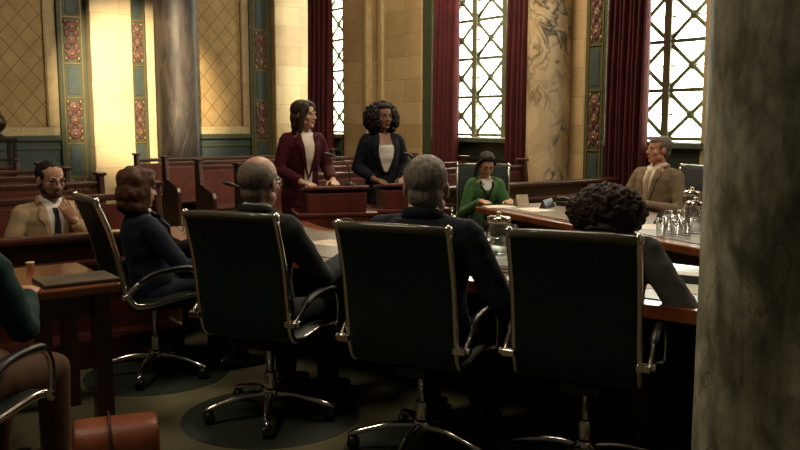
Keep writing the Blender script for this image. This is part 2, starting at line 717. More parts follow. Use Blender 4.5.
def strip(n, s0, s1, left=True, ins=.0, z_off=0.0, top=4.6):
    """painted pilaster strip: green frame, gilt lines, blue panels and red-gold rosettes by turns"""
    f = wall_box('pilaster_strip', M_GREEN, s0, s1, 0, .10 + ins, 0, WH, .01, left=left)
    struct(f)
    w = s1 - s0
    P = lw if left else ww
    rz = RL if left else RA
    sgn = -1 if left else 1           # local -Y is into the room for the left wall frame
    c = P((s0 + s1) / 2, .10 + ins, 0)
    iw = w * .62
    g = MB()
    for k in (-1, 1):
        g.box((k * (iw / 2 + .012), 0, 2.9), (.018, .02, 5.6))
    zz = 1.13 + z_off
    segs = []
    for k in (-1, 0, 1, 2):
        segs.append((zz + k * 1.295 + 0.0, zz + k * 1.295 + .74))
    for a, b in segs:
        g.box((0, 0, a), (iw, .02, .02))
        g.box((0, 0, b), (iw, .02, .02))
    q = g.build('gilt_lines', M_GOLD, f)
    pb = MB()
    for a, b in segs:
        pb.box((0, 0, b + .277), (iw * .62, .016, .44))
    q2 = pb.build('blue_panels', M_BLUE, f, bevel=.004)
    rb = MB()
    gb = MB()
    for a, b in segs:
        m_ = (a + b) / 2
        rb.ell((0, 0, m_), (iw * .30, .02, .085), n=14, m=8)
        for s_ in (-1, 1):
            rb.ell((0, 0, m_ + s_ * .22), (iw * .36, .018, .095), n=14, m=8)
            for t_ in (-1, 1):
                rb.ell((t_ * iw * .26, 0, m_ + s_ * .105), (iw * .17, .018, .06), n=12, m=8)
                gb.ell((t_ * iw * .36, 0, m_ + s_ * .30), (iw * .10, .018, .045), n=10, m=6)
                gb.ell((t_ * iw * .36, 0, m_ + s_ * .18), (iw * .07, .018, .04), n=10, m=6)
                gb.tube([(t_ * iw * .12, -.006 if left else .006, m_ + s_ * .05), (t_ * iw * .40, 0, m_ + s_ * .02), (t_ * iw * .30, 0, m_ + s_ * .14)], .008, 6)
            gb.ell((0, 0, m_ + s_ * .22), (iw * .15, .03, .04), n=12, m=8)
        gb.ell((0, 0, m_), (iw * .14, .032, .04), n=12, m=8)
    q3 = rb.build('red_rosettes', M_RED, f, smooth=True)
    q4 = gb.build('gilt_leaves', M_GOLD, f, smooth=True)
    yv = -(.10 + ins) / 2 if left else .0
    for o_ in (q, q2, q3, q4):
        o_.location = (0, (-(.10 + ins) / 2) * 1.0, 0)
        o_['kind'] = 'structure'
    return f


strip(1, spx(90), spx(62))
strip(2, spx(147), spx(130), ins=.1)
strip(3, spx(271), spx(250))
struct(wall_box('pilaster', M_CREAM, spx(131), spx(91), 0, .30, 0, WH, .015, left=True))
struct(wall_box('pilaster', M_CREAM, spx(156), spx(147), 0, .18, 0, WH, .015, left=True))
struct(wall_box('pilaster', M_STONE, spx(309), spx(271), 0, .25, 0, WH, .02, left=True))

# --- window wall decoration
struct(wall_box('pier', M_STONE, tpx(350), tpx(372), 0, .12, 0, WH, .01))
struct(wall_box('trim_40', M_PALE, tpx(372), tpx(375), 0, .17, 0, WH, .01))
struct(wall_box('pier', M_STONE, tpx(375), tpx(386), 0, .06, 0, WH, .01))
struct(wall_box('trim_41', M_PALE, tpx(386), tpx(390), 0, .17, 0, WH, .01))
struct(wall_box('pier', M_STONE, tpx(390), tpx(427), 0, .12, 0, WH, .01))
struct(wall_box('trim_42', M_GREEN, tpx(427), tpx(436), 0, .10, 0, WH, .01))
struct(wall_box('pier', M_STONE, tpx(527), tpx(587), 0, .08, 0, WH, .01))
strip(4, tpx(588), tpx(608), left=False)
struct(wall_box('jamb', M_PALE, _r3 + .01, _r3 + .2, 0, .16, 0, WH, .01))

# windows
for wi, (a, b, s) in enumerate(WIN):
    w = b - a
    root = empty('window_%d' % (wi + 1), ww(a, 0, 0), RA)
    root['kind'] = 'structure'
    ncell = max(1, round(w / .625))
    cw = w / ncell
    ch = .56
    nrow = math.ceil((WTOP - s - .04) / ch)
    yb = .12                                    # set back into the wall (local +Y is outwards)
    fr = MB()
    for k in range(ncell + 1):
        fr.box((k * cw, yb, (s + WTOP) / 2), (.10 if 0 < k < ncell else .12, .09, WTOP - s))
    for r_ in range(nrow + 1):
        fr.box((w / 2, yb, min(s + .03 + r_ * ch, WTOP)), (w, .06, .045))
    q = fr.build('window_frame', M_MULL, root, bevel=.006)
    q['kind'] = 'structure'
    lt = MB()
    for k in range(ncell):
        for r_ in range(nrow):
            x0, z0 = k * cw, s + .03 + r_ * ch
            z1 = min(z0 + ch, WTOP)
            for za, zb in ((z0, z1), (z1, z0)):
                lt.tube([(x0, yb, za), (x0 + cw, yb, zb)], .027, 6)
            lt.box((x0 + cw / 2, yb, (z0 + z1) / 2), (cw, .014, .016))
            lt.box((x0 + cw / 2, yb, (z0 + z1) / 2), (.008, .012, z1 - z0))
            lt.ell((x0 + cw / 2, yb, (z0 + z1) / 2), (.055, .035, .055), n=10, m=6)
        for r_ in range(nrow + 1):
            lt.ell((k * cw, yb, min(s + .03 + r_ * ch, WTOP)), (.055, .05, .055), n=10, m=6)
    q = lt.build('window_lattice', M_MULL, root, smooth=True)
    q['kind'] = 'structure'
    q = MB().box((w / 2, yb + .05, (s + WTOP) / 2), (w, .012, WTOP - s)).build('window_pane', M_PANE, root)
    q['kind'] = 'structure'
    q = MB().box((w / 2, -.02, s - .04), (w + .1, .36, .07)).build('window_sill', M_SLATE, root, bevel=.01)
    q['kind'] = 'structure'
    q = MB().box((w / 2, -.03, (s - .08) / 2), (w + .06, .05, s - .09)).build('sill_panel', M_SLATE, root)
    q['kind'] = 'structure'
    q = MB().box((w / 2, -.06, s - .30), (w + .06, .05, .05)).build('sill_moulding', M_GREEN, root, bevel=.008)
    q['kind'] = 'structure'


def curtain(t0, t1, label, ins=.26, folds=5):
    n = folds * 12
    rings = []
    for z in np.linspace(.04, 6.6, 14):
        amp = .075 + .02 * math.sin(z * 1.3)
        rings.append([(t0 + (t1 - t0) * k / n + .015 * math.sin(z * .9 + k * .2),
                       amp * math.sin(2 * math.pi * folds * k / n + .25 * math.sin(z * .7)), z) for k in range(n + 1)])
    o = MB().loft(rings, closed=False).build('curtain', M_CURT, smooth=True, solid=.012)
    o.location = C + LX * ins
    o.rotation_euler.z = RA
    tag(o, label, 'curtain', 'red velvet curtains')
    return o


curtain(tpx(310, .32), tpx(333, .32), 'dark red curtain at the left of the narrow window, in the room corner', ins=.32, folds=5)
curtain(tpx(434, .26), tpx(457, .26), 'dark red curtain along the left side of the middle lattice window', folds=5)
curtain(tpx(506, .26), tpx(526, .26), 'dark red curtain between the middle lattice window and the pale marble column', folds=4)
curtain(tpx(606, .26), tpx(644, .26), 'wide dark red curtain on the left of the rightmost lattice window', folds=8)


# columns
def column(name, x, y, r, m, h=7.2, base=True):
    prof = [(r * 1.3, 0), (r * 1.3, .10), (r * 1.22, .14), (r * 1.25, .2), (r * 1.1, .27), (r * 1.04, .30), (r, .36),
            (r * 1.0, h * .35), (r * .97, h * .7), (r * .9, h)]
    o = MB().lathe(prof, 64).build(name, m, smooth=True)
    o.location = (x, y, 0)
    return struct(o)


p_ = 14.3 * -.2585
column('column', p_, 14.3, .345, M_MARB_D)
P2 = ww(tpx(547, .22), .22, 0)
column('column', P2.x, P2.y, .285, M_MARB_P)
column('column', 1.245, 2.42, .36, M_MARB_G)

# ---------------------------------------------------------------- pews and rails
def pew(p0, p1, q, label, name='pew', group='wooden pews', cap=True, ends=(1, 1), h=.92, eh=1.0):
    root = empty(name, pq((p0 + p1) / 2, q, 0), RL)
    w = abs(p1 - p0)
    # local: X along the pew, -Y towards the council tables
    MB().box((0, 0, .50), (w - .1, .04, h - .18)).build('backrest', M_PEWRED, root, bevel=.006)
    MB().box((0, 0, h), (w - .1, .075, .05)).build('top_rail', M_PEW, root, bevel=.012)
    MB().box((0, -.25, .43), (w - .1, .46, .05)).build('seat', M_PEW, root, bevel=.015)
    MB().box((0, -.06, .22), (w - .1, .03, .38)).build('seat_support', M_PEW, root)
    for k, e in zip((-1, 1), ends):
        if not e:
            continue
        pr = [(-.50, 0), (.06, 0), (.06, eh), (-.06, eh), (-.10, .72), (-.46, .62), (-.50, .56)]
        m_ = MB()
        n = len(pr)
        x0 = k * (w / 2) - (.05 if k > 0 else 0)
        m_.add([(x0, y, z) for y, z in pr] + [(x0 + .05, y, z) for y, z in pr],
               [tuple(range(n)), tuple(range(2 * n - 1, n - 1, -1))] + [(i, (i + 1) % n, n + (i + 1) % n, n + i) for i in range(n)])
        ep = m_.build('end_panel', M_PEW, root, bevel=.008)
        MB().box((x0 + .025, 0, eh + .012), (.085, .16, .03)).build('end_cap', M_PEW, ep, bevel=.008)
    tag(root, label, 'pew', group)
    return root


ords = ['front', 'second', 'third', 'fourth', 'rear']
for i, q in enumerate((6.55, 8.0, 9.15, 10.3, 11.5)):
    pew(.4, 2.37, q, 'dark wooden pew left of the aisle, %s row behind the tan-suited man' % ords[i])
for i, q in enumerate((7.8, 8.95, 10.1, 11.25, 12.4)):
    pew(4.15, 7.55, q, 'long dark wooden pew between aisle and windows, %s row behind the lecterns' % ords[i])


def rail(p0, p1, q, h, label):
    root = empty('front_rail', pq((p0 + p1) / 2, q, 0), RL)
    w = p1 - p0
    MB().box((0, 0, h / 2), (w, .05, h - .04)).build('rail_panel', M_WOODH, root)
    MB().box((0, -.01, h), (w + .02, .15, .05)).build('cap_rail', M_WOODH, root, bevel=.015)
    MB().box((0, -.045, h - .16), (w, .04, .045)).build('moulding', M_WOODH, root, bevel=.01)
    MB().box((0, -.10, .09), (w + .04, .26, .18)).build('plinth', M_WOODH, root, bevel=.01)
    tag(root, label, 'rail')
    return root


rail(-.2, 2.0, 5.42, .78, 'dark wooden rail in front of the bearded man in the tan suit')
rail(4.95, 7.85, 6.6, .82, 'long dark wooden rail running behind the woman in green')

# dark stand with bronze urn at the left wall
st = empty('display_stand', (-5.72, 12.0, 0), RL)
MB().box((0, 0, 1.24), (.56, .46, .05)).build('stand_top', M_BRONZE, st, bevel=.01)
for sx in (-1, 1):
    for sy in (-1, 1):
        MB().box((sx * .24, sy * .19, .61), (.05, .05, 1.22)).build('leg', M_BRONZE, st)
MB().box((0, 0, .95), (.5, .42, .03)).build('shelf', M_BRONZE, st)
tag(st, 'dark open stand against the tan quilted wall panel at the far left', 'stand')
u_ = MB().lathe([(.08, 0), (.10, .02), (.05, .06), (.12, .14), (.14, .22), (.10, .30), (.06, .33), (.08, .36)], 20).build('urn', M_BRONZE, smooth=True)
u_.location = (-5.66, 12.0, 1.265)
tag(u_, 'dark rounded bronze urn on the stand at the far left wall', 'urn')


# ---------------------------------------------------------------- desks
def offset_poly(edge, d):
    out = []
    for i, p in enumerate(edge):
        p = Vector((*p, 0))
        a = Vector((*edge[max(i - 1, 0)], 0))
        b = Vector((*edge[min(i + 1, len(edge) - 1)], 0))
        t = (b - a).normalized()
        n = Vector((-t.y, t.x, 0))
        out.append((p.x + n.x * d, p.y + n.y * d))
    return out


def desk(name, edge, depth, label, H=.75, bow=True):
    """edge: the sitters' side as a polyline; the top reaches depth to its left."""
    e = [tuple(p[:2]) for p in spline([(x, y, 0) for x, y in edge], 8)] if bow else edge
    n = offset_poly(e, depth)
    g = math.copysign(1, depth)
    root = empty(name, (0, 0, 0))
    MB().prism(e + n[::-1], H - .055, H).build('desk_top', M_EDGE, root, bevel=.012)
    i0, i1 = offset_poly(e, math.copysign(.11, depth)), offset_poly(e, depth - math.copysign(.11, depth))
    ii = i0[1:-1] if bow else i0
    jj = i1[1:-1] if bow else i1
    MB().prism(ii + jj[::-1], H - .01, H + .004).build('top_inlay', M_INLAY, root)
    f0, f1 = offset_poly(e, depth - g * .12), offset_poly(e, depth - g * .05)
    MB().prism(f0 + f1[::-1], .0, H - .055).build('front_panel', M_WOOD, root)
    s0, s1 = offset_poly(e, depth - g * .052), offset_poly(e, depth - g * .02)
    MB().prism(s0 + s1[::-1], .05, .16).build('skirting', M_WOOD, root)
    MB().prism(s0 + s1[::-1], H - .16, H - .055).build('cornice', M_WOOD, root, bevel=.01)
    k0, k1 = offset_poly(e, g * .26), offset_poly(e, g * .30)
    MB().prism(k0 + k1[::-1], H - .14, H - .055).build('apron', M_WOOD, root)
    for idx in (0, -1):
        a, b = Vector((*offset_poly(e, g * .12)[idx], 0)), Vector((*f0[idx], 0))
        d = (Vector((*e[1], 0)) - Vector((*e[0], 0))).normalized() if idx == 0 else (Vector((*e[-2], 0)) - Vector((*e[-1], 0))).normalized()
        a, b = a + d * .06, b + d * .06
        MB().prism([tuple((a)[:2]), tuple((b)[:2]), tuple((b + d * .05)[:2]), tuple((a + d * .05)[:2])], 0, H - .055).build('end_panel', M_WOOD, root)
    tag(root, label, 'desk')
    return root


NEAR = [(1.78, 2.86), (1.14, 3.33), (.40, 3.90), (-.55, 4.60), (-1.22, 5.12), (-1.50, 5.52), (-1.70, 5.98)]
desk('council_desk', NEAR, -1.06, 'long curved council desk in front of the three nearest office chairs')
WING = [(1.82, 4.86), (1.24, 6.16), (.66, 7.46)]
desk('council_desk', WING, -1.12, 'wood-rimmed wing desk running from the foreground column to the woman in green', bow=False)


def side_table():
    root = empty('side_table', (-1.30, 3.90, 0), RL)
    w, d, h = 1.6, .72, .75
    MB().box((-w / 2, d / 2, h - .0225), (w, d, .045)).build('table_top', M_TOP, root, bevel=.01)
    MB().box((-w / 2, .08, h - .10), (w - .1, .03, .11)).build('apron', M_WOODH, root)
    MB().box((-w / 2, d - .08, h - .10), (w - .1, .03, .11)).build('apron', M_WOODH, root)
    for x, y in ((-.08, .07), (-.08, d - .07), (-w + .08, .07), (-w + .08, d - .07)):
        MB().box((x, y, (h - .045) / 2), (.075, .085, h - .045)).build('leg', M_WOOD, root, bevel=.006)
    MB().box((-.34, .06, (h - .045) / 2), (.06, .08, h - .045)).build('inner_support', M_WOOD, root)
    tag(root, 'red-brown wooden table at the left with a dark folder on it', 'table')
    return root


side_table()


# ---------------------------------------------------------------- lecterns
def lectern(loc, rz, label, mic=True):
    root = empty('lectern', loc, rz)
    # local -Y faces the council desk
    MB().box((0, 0, .38), (.58, .44, .76)).build('body', M_LECT, root, bevel=.008)
    MB().box((0, .01, .775), (.63, .475, .035)).build('ledge', M_LECT, root, bevel=.01)
    MB().box((0, 0, .04), (.63, .50, .08)).build('plinth', M_LECT, root, bevel=.008)
    MB().box((0, -.02, .868), (.46, .36, .15)).build('upper_box', M_LECT, root, bevel=.006)
    m_ = MB()
    m_.box((0, 0, 0), (.50, .42, .028), Matrix.Translation((0, .0, .962)) @ Matrix.Rotation(R(-6), 4, 'X'))
    m_.build('reading_top', M_LECT, root, bevel=.008)
    empty_mesh_seal(root)
    tag(root, label, 'lectern', 'cherry wood lecterns')
    return root


def empty_mesh_seal(root):
    Mx = Matrix.Translation((.06, -.220, .665)) @ Matrix.Rotation(R(90), 4, 'X') @ Matrix.Scale(.76, 4)
    m_ = MB()
    m_.lathe([(.118, 0), (.118, .008), (.105, .012), (.100, .006), (.05, .006), (.045, .012), (.001, .012)], 40, M=Mx)
    o = m_.build('seal', mat('bronze_seal', (.22, .15, .08), .5, .1, var=.2), root, smooth=False)
    g = MB()
    for k in range(16):
        a = 2 * math.pi * k / 16
        g.ell((.075 * math.cos(a), .075 * math.sin(a), .008), (.008, .008, .005), n=8, m=5, M=Mx)
    g.ell((0, .0, .014), (.022, .03, .006), n=12, m=6, M=Mx)
    g.build('seal_relief', mat('seal_gilt', (.45, .33, .16), .45, .1, var=.2), o, smooth=True)
    return o


lectern((-.53, 6.75, 0), R(14), 'cherry wood lectern in front of the woman in the burgundy blazer')
lectern((.06, 7.06, 0), R(14), 'cherry wood lectern in front of the curly-haired woman in the navy blazer')


def gooseneck(base, pts, label, name='microphone'):
    root = empty(name, base)
    MB().lathe([(.045, 0), (.045, .012), (.02, .022), (.012, .03)], 18).build('base', M_BLACK, root, smooth=True)
    sp = spline(pts, 8)
    MB().tube([(0, 0, .02)] + sp, .006, 8).build('gooseneck', M_BLACK, root, smooth=True)
    d = (sp[-1] - sp[-3]).normalized()
    MB().tube([sp[-1], sp[-1] + d * .05, sp[-1] + d * .07], [.011, .014, .008], 10, round_ends=True).build('capsule', M_BLACK, root, smooth=True)
    tag(root, label, 'microphone')
    return root


gooseneck((-.40, 6.82, .984), [(0, 0, .03), (-.005, 0, .10), (-.03, -.01, .17), (-.08, -.02, .215), (-.13, -.03, .235)],
          'black gooseneck microphone on the lectern of the woman in burgundy')
gooseneck((.20, 7.13, .984), [(0, 0, .03), (-.005, 0, .10), (-.02, -.01, .16), (-.06, -.02, .20), (-.10, -.03, .22)],
          'black gooseneck microphone on the lectern of the curly-haired speaker')
gooseneck((-.86, 5.42, .754), [(0, 0, .03), (-.01, 0, .14), (-.05, 0, .24), (-.13, 0, .31), (-.20, 0, .335)],
          'black gooseneck microphone on the curved desk before the balding man')


# ---------------------------------------------------------------- office chairs
RAIL = [(.25, .425), (.21, .455), (.12, .462), (0, .452), (-.11, .445), (-.18, .462), (-.215, .53), (-.235, .66), (-.265, .85), (-.325, 1.055)]


def make_chair(leather):
    root = empty('office_chair')
    prof = spline([(0, y, z) for y, z in RAIL], 5)
    hw = .25
    for sx in (-1, 1):
        fr = MB().tube([(sx * hw, p.y, p.z) for p in prof], .0125, 10, flat=1.35, ref=(1, 0, 0)).build('side_frame', M_CHROME, root, smooth=True)
        kb = MB()
        kb.ell((sx * hw, prof[-1].y, prof[-1].z + .006), (.02, .02, .024), n=14, m=8)
        kb.build('knob', M_CHROME, fr, smooth=True)
    k_split = 27

    def sheet(idx0, idx1, bulge, th):
        rings = []
        for i in range(idx0, idx1):
            p = prof[i]
            t = (prof[min(i + 1, len(prof) - 1)] - prof[max(i - 1, 0)]).normalized()
            nrm = Vector((0, t.z, -t.y))
            ring = []
            xs = np.linspace(-hw + .006, hw - .006, 13)
            for x in xs:
                b_ = bulge * (1 - (x / hw) ** 2)
                ring.append(Vector((x, p.y, p.z)) - nrm * (th / 2 - b_ * 0))
            for x in xs[::-1]:
                ring.append(Vector((x, p.y, p.z)) + nrm * (th / 2))
            rings.append(ring)
        return MB().loft(rings)
    sheet(0, k_split, 0, .028).build('seat', leather, root, smooth=True, bevel=.006)
    bk = sheet(k_split - 1, len(prof), 0, .026).build('backrest', leather, root, smooth=True, bevel=.006)
    sm = MB()
    for i in range(k_split + 2, len(prof) - 2, 4):
        p = prof[i]
        sm.tube([(-hw + .02, p.y + .0145, p.z), (hw - .02, p.y + .0145, p.z)], .0025, 6)
    sm.build('seams', M_BLACK, bk, smooth=True)
    tp = prof[-1]
    MB().tube([(-hw + .01, tp.y, tp.z), (-.12, tp.y - .008, tp.z + .006), (.12, tp.y - .008, tp.z + .006), (hw - .01, tp.y, tp.z)], .02, 12, flat=1.1).build('top_roll', mat('roll_leather_sheen', (.10, .085, .06), .28, var=.15), root, smooth=True)  # sheen along the chair top is put into this paler leather colour
    arm = [(-.238, .550), (-.215, .565), (-.165, .605), (-.09, .645), (0, .660), (.09, .660), (.155, .645), (.19, .595), (.195, .535), (.185, .47)]
    for sx in (-1, 1):
        sp = spline([(sx * .292, y, z) for y, z in arm], 5)
        a = MB().tube(sp, .011, 10, flat=1.5, ref=(1, 0, 0)).tube([sp[-1], (sx * .25, .19, .458)], .011, 8).build('armrest', M_CHROME, root, smooth=True)
        pd = [p + Vector((0, 0, .008)) for p in sp[11:31]]
        MB().tube(pd, [.012] + [.020] * (len(pd) - 2) + [.012], 12, flat=.7, ref=(1, 0, 0), round_ends=True).build('arm_pad', M_BLACK, a, smooth=True)
        b_ = MB().box((sx * .270, -.232, .553), (.055, .05, .028))
        b_.tube([(sx * .245, -.226, .553), (sx * .315, -.226, .553)], .016, 12)
        b_.build('bracket', M_CHROME, a, bevel=.004)
    MB().box((0, -.02, .40), (.16, .24, .05)).box((0, -.02, .425), (.46, .05, .02)).build('tilt_mechanism', M_BLACK, root, bevel=.01)
    MB().lathe([(.02, .16), (.02, .39), (.028, .40)], 18).lathe([(.028, .10), (.031, .12), (.031, .22), (.026, .235)], 18).build('gas_column', M_CHROME, root, smooth=True)
    MB().lathe([(.035, .085), (.05, .095), (.05, .135), (.038, .15)], 20).build('base_hub', M_CHROME, root, smooth=True)
    for k in range(5):
        lg = MB().tube(spline([(0, .03, .12), (0, .14, .118), (0, .25, .095), (0, .33, .072)], 4),
                       [.024] * 3 + [.022] * 4 + [.019] * 4 + [.015, .013], 10, flat=.75, ref=(1, 0, 0), round_ends=True).build('leg', M_CHROME, root, smooth=True)
        lg.rotation_euler.z = R(72 * k)
        cs = MB()
        for sx in (-1, 1):
            cs.lathe([(.006, -.009), (.027, -.009), (.029, -.004), (.029, .004), (.027, .009), (.006, .009)], 20,
                     M=Matrix.Translation((sx * .013, .315, .0295)) @ Matrix.Rotation(R(90), 4, 'Y'))
        cs.lathe([(.006, .03), (.006, .066)], 8, c=(0, .325, 0))
        cs.box((0, .318, .052), (.022, .045, .018))
        cs.build('caster', M_BLACK, lg, smooth=True)
    return root


proto = make_chair(M_LEATH)
F1 = Vector((.47, .88, 0)).normalized()
FW = Vector((.84, .54, 0)).normalized()


def place_chair(o, x, y, f, label, base=0, group='dark leather office chairs', tilt=0):
    o.location = (x, y, .004)
    o.rotation_euler.z = face(f)
    k = 0
    for ch in o.children:
        if ch.name.startswith('leg'):
            ch.rotation_euler.z = R(72 * k + base)
            k += 1
        elif tilt and ch.name.split('.')[0] in ('side_frame', 'seat', 'backrest', 'top_roll', 'armrest', 'tilt_mechanism'):
            # reclined and raised a little
            pv = Vector((0, 0, .42))
            ch.rotation_euler.x = R(tilt)
            ch.location = pv - Matrix.Rotation(R(tilt), 3, 'X') @ pv + Vector((0, 0, 0 if ch.name.startswith('arm') else .03))
    tag(o, label, 'chair', group)
    return o


CH1 = (-.66, 4.20)
CH2 = (.10, 3.74)
CH3 = (.79, 3.50)
CHW = (-1.45, 4.93)
CHG = (.79, 8.05)
CHR = (2.31, 7.72)
CHL = (-1.65, 3.01)
cs_ = [
    (CH1, (.40, .92), 'dark leather office chair seen from behind, holding the balding man', 65),
    (CH2, (.42, .91), 'dark leather office chair seen from behind, under the grey-haired man', 40),
    (CH3, (.42, .91), 'dark leather office chair beside the foreground column, with the curly-haired person', 10),
    (CHW, FW, 'dark office chair seen side-on, seating the brown-haired woman', 20),
    (CHG, (-.08, -.99), 'dark office chair under the woman in the green jacket', 0),
    (CHL, (.20, .98), 'dark office chair cut off by the left edge, chrome armrest showing', 0),
]
for i, (p, f, lab, b) in enumerate(cs_):
    place_chair(proto if i == 0 else copy_tree(proto), p[0], p[1], f, lab, b, tilt=4 if p is CHW else 0)
oR = make_chair(M_NAVYL)
place_chair(oR, CHR[0] + .06, CHR[1] + .0, (-.97, -.22), 'dark navy office chair behind the man in the brown suit', 0, tilt=3)

for (x, y), r_, lab in ((CH1, .45, 'dark round disc on the floor under the chair of the balding man'), (CH2, .36, 'dark round disc on the floor under the middle foreground chair'),
                    (CHW, .42, 'dark round disc on the floor under the chair of the brown-haired woman'), (CH3, .36, 'dark round disc on the floor under the chair beside the foreground column')):
    o = MB().lathe([(r_, .0), (r_, .002), (r_ - .02, .003), (.01, .003)], 56).build('floor_disc', M_DISC, smooth=False)  # flat dark discs lying on the carpet under four chairs
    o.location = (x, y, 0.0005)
    tag(o, lab, 'floor mat', 'round floor discs')
# ---------------------------------------------------------------- people
def skin_mat(name, col):
    if name in MATS:
        return MATS[name]
    m = mat(name, col, .5, var=.10, scale=18, bump=.04, bscale=200)
    b = m.node_tree.nodes['Principled BSDF']
    b.inputs['Subsurface Weight'].default_value = .08
    b.inputs['Subsurface Radius'].default_value = (.01, .004, .002)
    return m


M_EYE = mat('eye_white', (.40, .36, .33), .35, var=.03)
M_IRIS = mat('iris_dark', (.03, .018, .012), .2, var=.1)
M_SHIRT = mat('white_shirt', (.72, .69, .64), .8, var=.05, bump=.1, bscale=40)
M_SHOE = mat('black_shoe_leather', (.012, .011, .010), .3, var=.1)


def cloth(name, col, sheen=.03, var=.08):
    return mat(name, col, .85, var=var, scale=30, bump=.25, bscale=18, sheen=sheen, spec=.25)


def rotm(pitch=0, yaw=0, roll=0):
    """yaw turns to the person's left (+), pitch looks down (-) or up (+)"""
    return Matrix.Rotation(R(yaw), 4, 'Z') @ Matrix.Rotation(R(pitch), 4, 'X') @ Matrix.Rotation(R(roll), 4, 'Y')


def head_shapes(mb, M, female=False):
    E_ = mb.ell
    E_((0, -.012, .030), (.076, .096, .086), M, 24, 16)
    E_((0, .030, -.025), (.061, .060, .078), M, 20, 14)
    E_((0, .040, -.078), (.047 if not female else .042, .042, .034), M, 18, 12)
    E_((0, .070, -.098), (.020, .018, .016), M)
    for s in (-1, 1):
        E_((s * .030, .082, .017), (.026, .012, .009), M)
        E_((s * .031, .076, .009), (.019, .0115, .0055), M)
        E_((s * .031, .076, -.010), (.018, .010, .0050), M)
        E_((s * .040, .056, -.026), (.024, .022, .024), M)
        E_((s * .052, .012, -.066), (.018, .034, .024), M)
        E_((s * .077, -.006, -.012), (.010, .020, .032), M, rot=Matrix.Rotation(R(12 * s), 3, 'Z'))
        E_((s * .011, .098, -.036), (.0085 * (.85 if female else 1), .010, .008), M)
    nz = .84 if female else 1
    mb.tube([(0, .084, .014), (0, .097, -.012), (0, .096 + .012 * nz, -.031)], [.008 * nz, .009 * nz, .0115 * nz], 10, M=M, round_ends=True)
    E_((0, .090, -.058), (.020, .010, .006), M)
    E_((0, .088, -.069), (.018, .010, .007), M)


def hand_shapes(mb, W, d, n, side, curl=.5, s=1.0, spread=1.0):
    """W wrist, d direction of the hand, n back-of-hand normal, side -1 left / +1 right (thumb goes inward)"""
    d = Vector(d).normalized()
    n = Vector(n)
    n = (n - d * n.dot(d)).normalized()
    w = d.cross(n) * side            # towards the little finger is -w
    w = -w
    rings = []
    for u, hw, th in ((-.01, .026, .020), (.02, .034, .017), (.055, .041, .015), (.088, .040, .012)):
        c = Vector(W) + d * u * s
        rings.append([c + w * (hw * s * math.cos(2 * math.pi * k / 14)) + n * (th * s * math.sin(2 * math.pi * k / 14)) for k in range(14)])
    mb.loft(rings)
    for k, (off, ln) in enumerate(((.030, .068), (.010, .078), (-.010, .072), (-.030, .056))):
        p = Vector(W) + d * .080 * s + w * off * s * spread
        dd = (d + w * off * 2.2 * spread).normalized()
        pts = [p]
        for j, fr in enumerate((.45, .32, .23)):
            a = curl * (.5 + .45 * j)
            dd2 = (dd * math.cos(a) - n * math.sin(a)).normalized()
            pts.append(pts[-1] + dd2 * ln * fr * s)
        mb.tube(pts, [.0092 * s, .0090 * s, .0082 * s, .0070 * s], 8, round_ends=True)
    p = Vector(W) + d * .022 * s + w * .026 * s
    t1 = p + (d * .55 + w * .75 - n * .3).normalized() * .040 * s
    t2 = t1 + (d * .85 + w * .35 - n * .45).normalized() * .030 * s
    t3 = t2 + (d * .95 + w * .05 - n * .4).normalized() * .022 * s
    mb.tube([p, t1, t2, t3], [.013 * s, .0115 * s, .0098 * s, .0078 * s], 8, round_ends=True)


